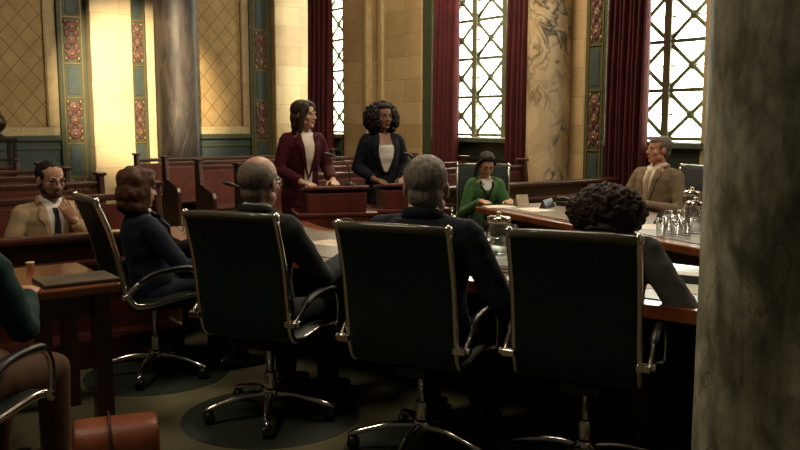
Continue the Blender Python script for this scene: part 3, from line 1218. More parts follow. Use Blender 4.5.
def person(loc, f, label, group=None, s=1.0, female=False, seated=True, hip=.545, lean=4, twist=0, side=0, head=(0, 0, 0), neck_fwd=0.0, neck_up=0.0, hs=1.0,
           R_arm=None, L_arm=None, feet=None, skin=(.50, .30, .20), jacket=(.03, .03, .04), trousers=None, shirt=None, tie=None,
           eyes=True, width=1.0, lapels=True, collar=True, shirt_rows=None, hands=None, skirt=False, deep=.30, lips=None, jname='jacket'):
    """a person facing f at loc; arms are (elbow, wrist, hand direction, back-of-hand normal, curl) in the person's frame (x right, y front, z up)"""
    root = empty('person', (loc[0], loc[1], 0), face(f))
    tag(root, label, 'person', group)
    P = Vector((0, 0, hip if seated else .93 * s))
    T = Matrix.Translation(P) @ Matrix.Rotation(R(twist), 4, 'Z') @ Matrix.Rotation(R(-lean), 4, 'X') @ Matrix.Rotation(R(side), 4, 'Y')
    sw = (.90 if female else 1.0) * width
    prof = [(-.10, .13, .105), (-.04, .165, .128), (.06, .160, .120), (.17, .143 if female else .150, .108), (.29, .160, .118), (.39, .172, .115), (.45, .150, .090), (.49, .085, .068), (.52, .058, .056)]

    def torso(mb, inf, z0=-.2, z1=.6, flare=0):
        rings = []
        for u, a, b in prof:
            if u < z0 or u > z1:
                continue
            a, b = (a * sw + inf) * s, (b * (0.95 if female else 1) + inf) * s
            rings.append([T @ Vector((a * math.cos(2 * math.pi * k / 24), b * math.sin(2 * math.pi * k / 24) * (1.0 if math.sin(2 * math.pi * k / 24) < 0 or not female or not .22 < u < .40 else 1.16), u * s)) for k in range(24)])
        mb.loft(rings)
    nb = T @ Vector((0, .0, .50 * s))
    hc = T @ Vector((0, (.028 + neck_fwd) * s, (.645 + neck_up) * s))
    HM = Matrix.Translation(hc) @ rotm(*head) @ Matrix.Diagonal((s * hs, s * hs, s * hs, 1))
    sh = {k: T @ Vector((k * .172 * sw * s, 0, .425 * s)) for k in (-1, 1)}
    arms = {1: R_arm, -1: L_arm}
    hipx = .092 * s
    legs = {}
    for k in (-1, 1):
        h = P + Vector((k * hipx, 0, -.02))
        if seated:
            ft = (feet or {}).get(k) or ((k * .13, .44, .485), (k * .14, .42, .09))
            kn, an = Vector(ft[0]), Vector(ft[1])
        else:
            kn, an = Vector((k * .095 * s, .02, .50 * s)), Vector((k * .10 * s, -.02, .085 * s))
        legs[k] = (h, kn, an)
    # body
    mb = MB()
    torso(mb, -.006)
    head_shapes(mb, HM, female)
    mb.tube([T @ Vector((0, -.005, .44 * s)), nb, HM @ Vector((0, -.012, -.05))], [.062 * s, .054 * s * (.9 if female else 1), .054 * s * (.88 if female else 1)], 16)
    for k in (-1, 1):
        a = arms[k]
        el, wr = Vector(a[0]), Vector(a[1])
        mb.tube([sh[k] * .85 + (T @ Vector((0, 0, .425 * s))) * .15, sh[k], sh[k].lerp(el, .5), el], [.05 * s, .052 * s, .044 * s, .038 * s], 14, round_ends=True)
        mb.tube([el, el.lerp(wr, .35), wr], [.038 * s, .040 * s, .026 * s], 14, round_ends=True)
        hand_shapes(mb, wr, a[2], a[3], k, a[4] if len(a) > 4 else .5, s * (.92 if female else 1))
        h, kn, an = legs[k]
        mb.tube([h, h.lerp(kn, .5), kn], [.082 * s, .072 * s, .054 * s], 16, round_ends=True)
        mb.tube([kn, kn.lerp(an, .35), an], [.053 * s, .052 * s, .036 * s], 14, round_ends=True)
        mb.tube([an + Vector((0, -.03, -.045)), an + Vector((0, .06, -.05)), an + Vector((0, .15, -.062))], [.034 * s, .036 * s, .026 * s], 12, round_ends=True)
    sk = skin_mat('skin_%d' % int(skin[0] * 1000), skin)
    body = mb.build('body', sk, root)
    remesh(body, .0050, 4, .5)
    # trousers or skirt
    tc = trousers or jacket
    tm = cloth('trouser_cloth_%d_%d_%d' % tuple(int(c * 1000) for c in tc), tc)
    mb = MB()
    rings = []
    for u, a, b in ((-.105, .12, .10), (-.05, .165, .135), (.04, .165, .125), (.12, .15, .115)):
        rings.append([P + Vector((a * sw * s * 1.07 * math.cos(2 * math.pi * k / 24), b * s * 1.05 * math.sin(2 * math.pi * k / 24), u * s)) for k in range(24)])
    mb.loft(rings)
    for k in (-1, 1):
        h, kn, an = legs[k]
        mb.tube([h, h.lerp(kn, .5), kn], [.098 * s, .088 * s, .070 * s], 18, round_ends=True)
        e = an + (kn - an).normalized() * .015
        mb.tube([kn, kn.lerp(e, .4), e], [.069 * s, .064 * s, .056 * s], 16)
    remesh(mb.build('trousers', tm, root), .010, 3)
    for k in (-1, 1):
        an = legs[k][2]
        mb = MB()
        z = an.z - .09 + .045
        mb.tube([(an.x, an.y - .055, z), (an.x, an.y + .03, z), (an.x, an.y + .12, z - .012), (an.x, an.y + .19, z - .018)], [.040, .044, .042, .030], 14, flat=.95, round_ends=True)
        mb.tube([(an.x, an.y - .01, z), (an.x, an.y - .005, z + .075)], [.042, .044], 14)
        q = mb.build('shoe', M_SHOE, root)
        for v in q.data.vertices:
            v.co.z = max(v.co.z, an.z - .088)
        remesh(q, .008, 2)
    # jacket
    jm = cloth('%s_cloth_%d_%d_%d' % ((jname,) + tuple(int(c * 1000) for c in jacket)), jacket)
    mb = MB()
    torso(mb, .022, -.12, .50)
    up = T @ Vector((0, -.012, .475 * s))
    mb.ell(T @ Vector((0, -.014, .44 * s)), (.115 * sw * s, .082 * s, .055 * s), n=20, m=12)
    for k in (-1, 1):
        a = arms[k]
        el, wr = Vector(a[0]), Vector(a[1])
        mb.tube([T @ Vector((k * .07 * sw * s, -.01, .462 * s)), T @ Vector((k * .125 * sw * s, -.005, .447 * s)), sh[k] + Vector((0, 0, .004))], [.046 * s, .052 * s, .064 * s], 16, round_ends=True)
        mb.tube([sh[k], sh[k].lerp(el, .5), el], [.069 * s, .062 * s, .055 * s], 16, round_ends=True)
        cuff = wr + (el - wr).normalized() * .025
        mb.tube([el, el.lerp(cuff, .4), cuff], [.055 * s, .053 * s, .042 * s], 16, round_ends=False)
        mb.ell(el, .056 * s)
    if not seated:
        rings = []
        for u, a, b in ((-.20, .175, .135), (-.10, .175, .138), (0, .165, .128)):
            rings.append([T @ Vector((a * 1.06 * sw * s * math.cos(2 * math.pi * k / 24), b * 1.06 * s * math.sin(2 * math.pi * k / 24), u * s)) for k in range(24)])
        mb.loft(rings)
    jk = mb.build(jname, jm, root)
    remesh(jk, .0085, 5)
    # the front of the neckline lies lower than the nape
    me = jk.data
    Ti = T.inverted()
    for v in me.vertices:
        l_ = Ti @ v.co
        if l_.y > .005 and abs(l_.x) < .10 * s and l_.z > .455 * s:
            l_.z = .455 * s
            v.co = T @ l_
    # soft folds
    me.update()
    push(jk, lambda p: noise.noise(Vector((p.x * 9, p.y * 9, p.z * 16 + hip * 3))) * .006 + noise.noise(p * 26) * .002)
    # body lies inside: keep the neck and hands only where the cloth is open (the jacket simply covers it)
    bvh = BVHTree.FromPolygons([v.co.copy() for v in me.vertices], [tuple(q.vertices) for q in me.polygons])
    fy = (T.to_3x3() @ Vector((0, 1, 0))).normalized()

    def hit(x, u, back=False):
        o_ = T @ Vector((x * s, 0, u * s)) + fy * (.6 if not back else -.6)
        h_, n_, i_, d_ = bvh.ray_cast(o_, -fy if not back else fy)
        if h_ is not None and not back and (h_ - P).dot(fy) < .055 * s:
            return None
        return h_

    def patch(name, rows, m, off=.004, th=.006, parent=root, cols=9, n=16, back=False):
        us = np.array([r[0] for r in rows], float)
        xl = np.array([r[1] for r in rows], float)
        xr = np.array([r[2] for r in rows], float)
        oo = np.argsort(us)
        rings = []
        for u in np.linspace(us.max(), us.min(), n):
            a, b = np.interp(u, us[oo], xl[oo]), np.interp(u, us[oo], xr[oo])
            ring = []
            for x in np.linspace(a, b, cols):
                h_ = hit(x, u, back)
                if h_ is None:
                    base = T @ Vector((x * s, 0, u * s))
                    h_ = base + fy * (.100 - max(0, u - .455) * .85) * s
                ring.append(h_ + fy * (off if not back else -off))
            rings.append(ring)
        return MB().loft(rings, closed=False).build(name, m, parent, smooth=True, solid=th)

    if shirt is not None:
        sm = cloth('shirt_cloth_%d_%d_%d' % tuple(int(c * 1000) for c in shirt), shirt, var=.06)
        patch('shirt_front', shirt_rows or [(.497, -.064, .064), (.475, -.060, .060), (.40, -.052, .052), (.30, -.036, .036), (.20, -.018, .018), (.13, -.002, .002)], sm, off=.003, cols=11)
        if collar:
            mb = MB()
            for k in (-1, 1):
                pts = [T @ Vector((k * .012 * s, .070 * s, .482 * s)), T @ Vector((k * .045 * s, .050 * s, .505 * s)), T @ Vector((k * .064 * s, .0, .522 * s)), T @ Vector((k * .040 * s, -.052 * s, .530 * s)), T @ Vector((0, -.066 * s, .530 * s))]
                mb.tube(spline(pts, 4), .018 * s, 8, flat=.35, ref=(0, 0, 1))
            mb.build('shirt_collar', sm, root, smooth=True)
    if tie is not None:
        tm_ = cloth('tie_silk_%d_%d_%d' % tuple(int(c * 1000) for c in tie), tie)
        patch('tie', [(.468, -.016, .016), (.445, -.018, .018), (.435, -.012, .012), (.30, -.022, .022), (.17, -.026, .026)], tm_, off=.010, th=.006, cols=5)
    if lapels:
        for k in (-1, 1):
            rows = [(.480, k * .052, k * .085), (.44, k * .052, k * .108), (.40, k * .05, k * .112), (.385, k * .048, k * .082), (.30, k * .034, k * .068), (.20, k * .016, k * .038), (.135, 0, k * .008)]
            patch('lapel', rows, jm, off=.010, th=.008, cols=5, n=20)
        mb = MB()
        pts = [T @ Vector((x * s, y * s, z * s)) for x, y, z in ((-.082, .035, .488), (-.080, -.02, .505), (-.05, -.066, .515), (0, -.080, .518), (.05, -.066, .515), (.080, -.02, .505), (.082, .035, .488))]
        mb.tube(spline(pts, 4), .022 * s, 8, flat=.5, ref=(0, 0, 1))
        mb.build('jacket_collar', jm, root, smooth=True)
        for u in (.12, .05):
            h_ = hit(.004, u)
            if h_ is not None:
                MB().ell(h_ + fy * .006, (.010, .005, .010), n=10, m=6).build('button', M_BLACK, root, smooth=True)
    # face
    if eyes:
        for k in (-1, 1):
            e = MB().ell((k * .031, .0775, .001), (.0130, .0095, .0068), HM, 14, 10).build('eye', M_EYE, root, smooth=True)
            MB().ell((k * .031, .0860, .0005), (.0060, .0024, .0060), HM, 12, 8).build('iris', M_IRIS, e, smooth=True)
        lm = skin_mat('lips_%d' % int((lips or skin)[0] * 1000), lips or (skin[0] * .8, skin[1] * .55, skin[2] * .5))
        mb = MB()
        mb.ell((0, .0945, -.0585), (.020, .0055, .0045), HM, 14, 8).ell((0, .0930, -.0675), (.018, .0058, .0055), HM, 14, 8)
        mb.build('lips', lm, root, smooth=True)
    info = dict(root=root, T=T, HM=HM, s=s, P=P, fy=fy, patch=patch, jm=jm, hit=hit)
    return info


def brows(I, col):
    m = mat('brow_%d' % int(col[0] * 1000), col, .8)
    for k in (-1, 1):
        MB().tube([(k * .014, .0955, .0215), (k * .032, .0945, .0265), (k * .050, .080, .0205)], [.0035, .0042, .0025], 8, M=I['HM'], round_ends=True).build('eyebrow', m, I['root'], smooth=True)


def hair_mat(name, col, col2=None, rough=.55):
    return mat(name, col, rough, spec=.3, var=.35, scale=14, stretch=(9, 9, 1.5), bump=.7, bscale=30, col2=col2, sheen=0)


def hair(I, parts, m, voxel=.006, amp=.004, freq=60, stretch=(1, 1, .25), it=2, name='hair'):
    mb = MB()
    HM = I['HM']
    for p in parts:
        if p[0] == 'e':
            mb.ell(p[1], p[2], HM, 24, 16)
        else:
            mb.tube(spline(p[1], 4), p[2], 12, M=HM, flat=p[3] if len(p) > 3 else 1, round_ends=True, ref=p[4] if len(p) > 4 else None)
    o = mb.build(name, m, I['root'])
    remesh(o, voxel, it)
    inv = HM.inverted()

    def fn(c):
        q = inv @ c
        return amp * noise.noise(Vector((q.x * freq * stretch[0], q.y * freq * stretch[1], q.z * freq * stretch[2])))
    push(o, fn)
    return o


def curls(I, centre, radii, m, n=260, r=(.016, .026), cut=None, core=.86, seed=1, name='hair', drop=None):
    """a mass of curls over an ellipsoid; cut(dir) leaves the face free"""
    rnd = random.Random(seed)
    HM = I['HM']
    mb = MB()
    c = Vector(centre)
    g = math.pi * (3 - math.sqrt(5))
    for i in range(n):
        z = 1 - 2 * (i + .5) / n
        a = i * g
        d = Vector((math.sqrt(1 - z * z) * math.cos(a), math.sqrt(1 - z * z) * math.sin(a), z))
        j = 1 + rnd.uniform(-.10, .07)
        p = c + Vector((d.x * radii[0], d.y * radii[1], d.z * radii[2])) * j
        if cut and (cut(p, d) or (p.y > .03 and abs(p.x) < .05 and p.z < .085 and d.y > .5)):
            continue
        rr = rnd.uniform(*r)
        mb.ell(p, (rr, rr, rr * 1.25), HM, 10, 7)
        t = Vector((rnd.uniform(-1, 1), rnd.uniform(-1, 1), rnd.uniform(-1, 1))).normalized()
        q = p + t * rr * .9
        if not (cut and cut(q, d)):
            mb.ell(q, rr * .7, HM, 8, 6)
    for p, rad in (drop or []):
        mb.ell(p, rad, HM, 20, 14)
    o = mb.build(name, m, I['root'])
    remesh(o, .0048, 1)
    inv = HM.inverted()
    push(o, lambda c: noise.noise((inv @ c) * 95) * .004 + noise.noise((inv @ c) * 210) * .003)
    return o


def glasses(I, m=None):
    m = m or M_BLACK
    HM = I['HM']
    mb = MB()
    for k in (-1, 1):
        pts = [(k * .032 + .021 * math.cos(a), .104 - .012 * abs(math.cos(a)) * (1 if k * math.cos(a) > 0 else .2), .001 + .016 * math.sin(a)) for a in np.linspace(0, 2 * math.pi, 21)]
        mb.tube(pts, .0018, 6, M=HM)
        mb.tube([(k * .053, .093, .006), (k * .075, .05, .006), (k * .082, -.005, .004), (k * .082, -.025, -.012)], .0017, 6, M=HM)
    mb.tube([(-.011, .106, .004), (0, .109, .007), (.011, .106, .004)], .0018, 6, M=HM)
    return mb.build('glasses', m, I['root'], smooth=True)


def short_hair(top=True, lift=0.0):
    p = [('e', (0, -.030, .036), (.0815, .089, .083)), ('e', (0, -.048, -.030), (.066, .058, .058))]
    for k in (-1, 1):
        p.append(('e', (k * .064, .008, .030), (.015, .030, .030)))
    if top:
        p.append(('e', (0, .004, .070 + lift), (.066, .080, .050)))
    return p


H_BLACK = hair_mat('hair_near_black', (.010, .007, .006), rough=.65)
H_DBROWN = hair_mat('hair_dark_brown', (.034, .018, .011))
H_AUBURN = hair_mat('hair_auburn', (.085, .032, .016), rough=.5)
H_GREY = hair_mat('hair_grey', (.12, .10, .08), (.32, .28, .23))
H_GREYB = hair_mat('hair_grey_brown', (.12, .09, .065), (.24, .19, .15))
H_SALT = hair_mat('hair_short_grizzled', (.10, .08, .06), (.22, .18, .14))

FD = (.42, .91)
# balding man in the first foreground chair
I = person((CH1[0] - .05, CH1[1]), (.46, .89), 'balding grey-haired man with glasses in a dark suit, seated with his back to us', hip=.53, lean=0, head=(-3, 1, 0), hs=1.06, neck_up=-.012,
           R_arm=((.30, .12, .72), (.26, .40, .775), (-.25, .95, .0), (.25, 0, 1), .35), L_arm=((-.28, .12, .72), (-.20, .40, .775), (.2, .95, .0), (-.2, 0, 1), .35),
           skin=(.50, .27, .17), jacket=(.017, .019, .021), shirt=(.62, .60, .56), tie=(.08, .02, .02), s=1.05)
hair(I, [('e', (0, -.037, .024), (.0825, .083, .078)), ('e', (0, -.050, -.045), (.060, .050, .050)), ('e', (.066, .0, .012), (.016, .036, .036)), ('e', (-.066, .0, .012), (.016, .036, .036))], H_GREYB, amp=.002)
brows(I, (.16, .14, .12))
glasses(I, M_CHROME)
# grey-haired man in the middle foreground chair
I = person(CH2, FD, 'grey-haired man in a dark suit seated in the middle foreground chair, back to us', hip=.55, lean=1, head=(-2, 18, 0), hs=1.12, neck_up=-.03,
           R_arm=((.36, .03, .715), (.25, .29, .772), (-.25, .95, .0), (.2, 0, 1), .35), L_arm=((-.33, .10, .70), (-.22, .34, .772), (.2, .95, .0), (-.2, 0, 1), .35),
           skin=(.48, .26, .17), jacket=(.011, .013, .021), shirt=(.66, .62, .56), tie=(.03, .03, .10), s=1.07, width=1.14)
hair(I, short_hair(), H_GREY, amp=.004)
brows(I, (.2, .18, .15))
# curly-haired person in the third chair
I = person((CH3[0] + .035, CH3[1] + .03), FD, 'person with thick dark curly hair in a charcoal suit, seated beside the foreground column', hip=.54, lean=16, head=(-10, 15, 0), neck_fwd=.03, neck_up=-.055,
           R_arm=((.37, .02, .715), (.30, .28, .775), (-.25, .95, .0), (.2, 0, 1), .35), L_arm=((-.29, .16, .68), (-.22, .36, .775), (.2, .95, .0), (-.2, 0, 1), .35),
           skin=(.30, .16, .10), jacket=(.075, .068, .060), shirt=(.6, .58, .55), s=1.0, width=1.10)
curls(I, (-.006, -.035, .010), (.160, .128, .108), H_DBROWN, n=1100, r=(.008, .014), cut=lambda p, d: d.y > .70 and d.z < .45, seed=3,
      drop=[((-.006, -.035, .010), (.150, .115, .100))])
brows(I, (.02, .012, .01))
# brown-haired woman at the left end of the desk
I = person(CHW, (.84, .54), 'woman with auburn shoulder-length hair in a navy suit, seated side-on at the left', female=True, hip=.51, lean=-9, head=(-4, 0, 0), s=.94,
           R_arm=((.25, .10, .66), (.22, .33, .70), (-.2, 1, .1), (.2, 0, 1), .4), L_arm=((-.24, .16, .67), (-.16, .40, .772), (.2, .95, 0), (-.2, 0, 1), .4),
           skin=(.52, .30, .21), jacket=(.007, .012, .026), shirt=(.66, .66, .68), shirt_rows=[(.497, -.062, .062), (.475, -.06, .06), (.40, -.05, .05), (.30, -.03, .03), (.22, -.004, .004)])
hair(I, [('e', (0, -.028, .046), (.100, .112, .090)), ('e', (0, -.062, -.030), (.108, .080, .085)), ('e', (0, -.058, -.100), (.100, .072, .060)),
         ('e', (.080, .010, -.045), (.030, .050, .085)), ('e', (-.080, .010, -.045), (.030, .050, .085)), ('e', (0, .050, .088), (.074, .046, .036)),
         ('e', (.068, .045, .050), (.028, .040, .040)), ('e', (-.068, .045, .050), (.028, .040, .040)), ('e', (.082, -.01, -.115), (.032, .045, .035)), ('e', (-.082, -.01, -.115), (.032, .045, .035))], H_AUBURN, amp=.010, freq=26, stretch=(1, 1, .7))
brows(I, (.06, .03, .02))
# man in the tan suit
I = person((-2.43, 5.86), (.62, -.78), 'bearded man in a tan suit, hand at his chin, seated behind the rail', hip=.42, lean=3, head=(-9, 12, 0), s=1.06,
           R_arm=((.30, .06, .60), (.10, .30, .66), (-.4, .5, .05), (.2, .3, 1), .5), L_arm=((-.25, .17, .62), (-.10, .20, .83), (.42, -.10, .88), (.1, .95, .1), 1.0),
           skin=(.46, .24, .15), jacket=(.42, .30, .175), trousers=(.36, .26, .15), shirt=(.74, .70, .64), tie=(.015, .013, .015),
           feet={1: ((.13, .42, .46), (.14, .40, .09)), -1: ((-.13, .42, .46), (-.14, .40, .09))})
hair(I, short_hair(top=False) + [('e', (0, -.010, .072), (.066, .072, .047))], H_BLACK, amp=.004)
hair(I, [('e', (0, .048, -.088), (.050, .046, .030)), ('e', (.050, .014, -.062), (.024, .034, .032)), ('e', (-.050, .014, -.062), (.024, .034, .032)),
         ('t', [(-.028, .088, -.055), (0, .101, -.050), (.028, .088, -.055)], [.006, .007, .006])], mat('beard_dark', (.035, .018, .012), .8, var=.3, scale=60, bump=.5, bscale=150), amp=.0015, freq=120, name='beard')
brows(I, (.012, .008, .007))
glasses(I)
# woman in burgundy at the lectern
I = person((-.82, 7.10), (.50, -.87), 'standing woman with a dark bob in a burgundy blazer and white blouse', female=True, seated=False, lean=3, head=(1, 42, 0), s=.985, width=.90,
           R_arm=((.215, .03, 1.10), (.10, .24, 1.005), (-.35, .9, -.1), (.1, .1, 1), .25), L_arm=((-.215, .05, 1.10), (-.16, .27, 1.010), (.25, .9, -.1), (-.1, .1, 1), .25),
           skin=(.54, .31, .21), jacket=(.056, .006, .011), trousers=(.05, .006, .010), shirt=(.70, .62, .54), lips=(.40, .12, .10),
           shirt_rows=[(.497, -.062, .062), (.478, -.058, .058), (.42, -.056, .056), (.30, -.042, .042), (.15, -.034, .034), (.02, -.03, .03)], collar=True)
hair(I, [('e', (0, -.024, .044), (.090, .098, .083)), ('e', (0, .028, .084), (.064, .052, .034)), ('e', (.066, .040, .048), (.022, .040, .044)), ('e', (-.066, .040, .048), (.022, .040, .044)), ('e', (0, -.058, -.03), (.088, .060, .09)), ('e', (0, -.060, -.09), (.084, .052, .060)),
         ('t', [(.058, .050, .078), (.084, .030, .03), (.088, .014, -.05), (.082, .0, -.135)], [.018, .026, .029, .022]),
         ('t', [(-.058, .050, .078), (-.084, .030, .03), (-.088, .014, -.05), (-.082, .0, -.135)], [.018, .026, .029, .022])], H_DBROWN, amp=.003, freq=70, stretch=(1, 1, .08))
brows(I, (.02, .012, .009))
# curly-haired woman at the second lectern
I = person((-.16, 7.46), (.30, -.95), 'standing woman with big black curly hair in a dark navy blazer over a white top', female=True, seated=False, lean=1, head=(1, 12, 0), s=.975, width=.92,
           R_arm=((.215, -.02, 1.09), (.13, .22, 1.005), (-.45, .85, -.1), (.1, .1, 1), .4), L_arm=((-.215, -.01, 1.09), (-.13, .23, 1.005), (.4, .85, -.1), (-.1, .1, 1), .4),
           skin=(.25, .125, .075), jacket=(.008, .009, .017), trousers=(.008, .009, .017), shirt=(.78, .74, .70), collar=False, lips=(.24, .075, .07),
           shirt_rows=[(.40, -.075, .075), (.36, -.080, .080), (.30, -.072, .072), (.24, -.055, .055), (.18, -.030, .030), (.155, -.01, .01)], lapels=False)
chest = I['patch']('neckline', [(.50, -.055, .055), (.49, -.052, .052), (.45, -.058, .058), (.395, -.080, .080)], skin_mat('skin_250', (.25, .125, .075)), off=.004, th=.004)
for k in (-1, 1):
    I['patch']('lapel', [(.485, k * .05, k * .085), (.43, k * .060, k * .122), (.36, k * .075, k * .130), (.30, k * .066, k * .108), (.22, k * .042, k * .072), (.15, k * .008, k * .03)], I['jm'], off=.010, th=.008, cols=5, n=20)
curls(I, (0, -.035, -.018), (.158, .115, .138), H_BLACK, n=1000, r=(.009, .016), cut=lambda p, d: p.y > .005 and abs(p.x) < .068 and p.z < .072, seed=5,
      drop=[((0, .022, .082), (.068, .056, .036)), ((0, -.045, .03), (.115, .085, .088)), ((.108, -.025, -.05), (.040, .06, .09)), ((-.108, -.025, -.05), (.040, .06, .09)), ((0, -.07, -.06), (.11, .05, .08))])
brows(I, (.012, .008, .007))
# woman in green
I = person(CHG, (.10, -.99), 'woman with dark tied-back hair and glasses in a green jacket, looking down at papers', female=True, hip=.53, lean=12, head=(-24, 4, 0), s=.91, width=.86,
           R_arm=((.215, .16, .64), (.11, .48, .785), (-.3, .95, 0), (.2, 0, 1), .3), L_arm=((-.205, .18, .66), (-.15, .49, .785), (.3, .95, 0), (-.2, 0, 1), .3),
           skin=(.50, .29, .20), jacket=(.055, .135, .045), trousers=(.02, .02, .02), shirt=(.72, .72, .70), collar=False, jname='jacket', lapels=False, lips=(.42, .12, .11),
           shirt_rows=[(.497, -.055, .055), (.475, -.05, .05), (.43, -.045, .045), (.40, -.02, .02)])
bm_ = cloth('black_trim', (.012, .012, .012))
for k in (-1, 1):
    I['patch']('jacket_trim', [(.478, k * .055, k * .075), (.43, k * .048, k * .070), (.39, k * .018, k * .040), (.36, 0, k * .022), (.1, 0, k * .018)], bm_, off=.008, th=.006, cols=4, n=16)
hair(I, [('e', (0, -.022, .046), (.086, .098, .080)), ('e', (0, .030, .082), (.066, .052, .036)), ('e', (0, -.050, -.02), (.078, .062, .06)), ('e', (0, -.118, .0), (.038, .036, .045)),
         ('t', [(.060, .044, .07), (.082, .018, .03), (.086, 0, -.02)], [.016, .018, .014]), ('t', [(-.060, .044, .07), (-.082, .018, .03), (-.086, 0, -.02)], [.016, .018, .014]),
         ('t', [(.05, -.10, -.03), (.085, -.06, -.10), (.092, -.01, -.17)], [.022, .024, .014])], H_BLACK, amp=.003, freq=70, stretch=(1, 1, .1))
brows(I, (.012, .008, .007))
glasses(I)
# man in the brown suit on the right
I = person(CHR, (-.80, -.60), 'grey-haired man in a brown suit and pale tie seated at the right, looking left', hip=.55, lean=-7, head=(3, -24, 0), s=1.07,
           R_arm=((.30, .06, .70), (.15, .33, .77), (-.5, .85, 0), (.2, 0, 1), .4), L_arm=((-.31, .03, .70), (-.12, .34, .77), (.5, .85, 0), (-.2, 0, 1), .4),
           skin=(.56, .27, .17), jacket=(.215, .155, .095), shirt=(.72, .62, .50), tie=(.40, .30, .22), width=1.04)
hair(I, short_hair(top=True, lift=-.004), H_SALT, amp=.002)
brows(I, (.14, .11, .09))
# person at the left edge
I = person(CHL, (.20, .98), 'person at the left edge in a dark teal top and tan trousers', hip=.55, lean=6, head=(-10, 10, 0), s=1.0,
           R_arm=((.25, .10, .74), (.10, .34, .815), (-.45, .85, .1), (.2, 0, 1), .5), L_arm=((-.25, .20, .74), (-.14, .42, .80), (.2, .95, 0), (-.2, 0, 1), .4),
           skin=(.46, .25, .17), jacket=(.007, .032, .029), trousers=(.11, .055, .027), jname='sweater', lapels=False)
hair(I, short_hair(), H_DBROWN, amp=.003)
brows(I, (.02, .012, .01))
# ---------------------------------------------------------------- small things
def slab(name, loc, rz, size, m, label, cat, group=None, bevel=.003):
    o = MB().box((0, 0, size[2] / 2), size).build(name, m, bevel=bevel)
    o.location = loc
    o.rotation_euler.z = rz
    return tag(o, label, cat, group)


DZ = .7545


def pitcher(loc, label, level=.10):
    root = empty('water_pitcher', loc)
    root.scale = (.92, .92, .90)
    MB().lathe([(.004, .0), (.062, .0), (.068, .006), (.072, .06), (.072, .15), (.066, .19), (.066, .20), (.062, .20), (.062, .19), (.067, .15), (.067, .06), (.062, .014), (.004, .012)], 32).build('glass_body', M_GLASS, root, smooth=True)
    MB().lathe([(.003, .0135), (.0615, .0145), (.0662, .06), (.0662, level), (.003, level)], 28).build('water', M_WATER, root, smooth=True)
    l = MB().lathe([(.070, .196), (.072, .20), (.072, .225), (.064, .236), (.02, .240), (.014, .248), (.018, .258), (.012, .266), (.001, .267)], 28)
    l.build('lid', M_CHROME, root, smooth=True)
    MB().tube(spline([(.068, 0, .18), (.105, 0, .17), (.118, 0, .12), (.10, 0, .07), (.07, 0, .06)], 5), .008, 10).build('handle', M_GLASS, root, smooth=True)
    return tag(root, label, 'pitcher', 'glass water pitchers')


def tumbler(loc, label, group):
    o = MB().lathe([(.002, 0), (.029, 0), (.031, .004), (.036, .11), (.0335, .11), (.029, .012), (.002, .012)], 24).build('drinking_glass', M_GLASS, smooth=True)
    o.location = loc
    return tag(o, label, 'glass', group)


pitcher((.555, 4.74, DZ), 'glass water pitcher with chrome lid on the near desk, left of the third chair')
for x, y, w_ in ((.455, 4.60, 'in front of'), (.40, 4.72, 'furthest left of'), (.455, 4.82, 'just behind and left of')):
    tumbler((x, y, DZ), 'clear drinking glass %s the lidded pitcher on the near desk' % w_, 'glasses by the near pitcher')
tumbler((-1.42, 5.62, DZ), 'clear drinking glass alone at the left end of the curved desk', None)

# notebooks beside the grey-haired man
for k in range(3):
    root = empty('notebook', (.50 + .006 * k, 4.18 - .004 * k, DZ + .0165 * k), R(-30 + 3 * k))
    MB().box((0, 0, .0075), (.145, .205, .011)).build('pages', M_PAPER, root)
    cv = MB().box((0, 0, .0010), (.15, .21, .002)).box((0, 0, .0140), (.15, .21, .002)).box((-.076, 0, .0075), (.003, .21, .015))
    cv.build('cover', mat('dark_notebook_cover', (.015, .018, .016), .5), root)
    tag(root, 'dark notebook %s the stack beside the grey-haired man' % ('at the bottom of', 'in the middle of', 'on top of')[k], 'notebook', 'stacked notebooks')
slab('paper_sheet', (.56, 3.99, DZ), R(-32), (.21, .16, .0012), M_PAPER, 'white sheet at the desk edge left of the third chair', 'paper', bevel=0)
slab('paper_sheet', (1.33, 3.90, DZ), R(-37), (.40, .52, .0012), M_PAPER, 'large white sheet on the near desk against the foreground column', 'paper', bevel=0)
slab('paper_sheet', (-.40, 5.15, DZ), R(-40), (.30, .21, .0012), mat('cream_paper', (.62, .50, .42), .8), 'cream sheet on the curved desk to the right of the balding man', 'paper', bevel=0)


def wedge(name, loc, rz, w, d, h, m, label, cat, group=None):
    o = MB().add([(-w / 2, -d / 2, 0), (w / 2, -d / 2, 0), (w / 2, d / 2, 0), (-w / 2, d / 2, 0), (-w / 2, .0, h), (w / 2, .0, h)],
                 [(3, 2, 1, 0), (0, 1, 5, 4), (2, 3, 4, 5), (0, 4, 3), (1, 2, 5)]).build(name, m, bevel=.002)
    o.location = loc
    o.rotation_euler.z = rz
    return tag(o, label, cat, group)


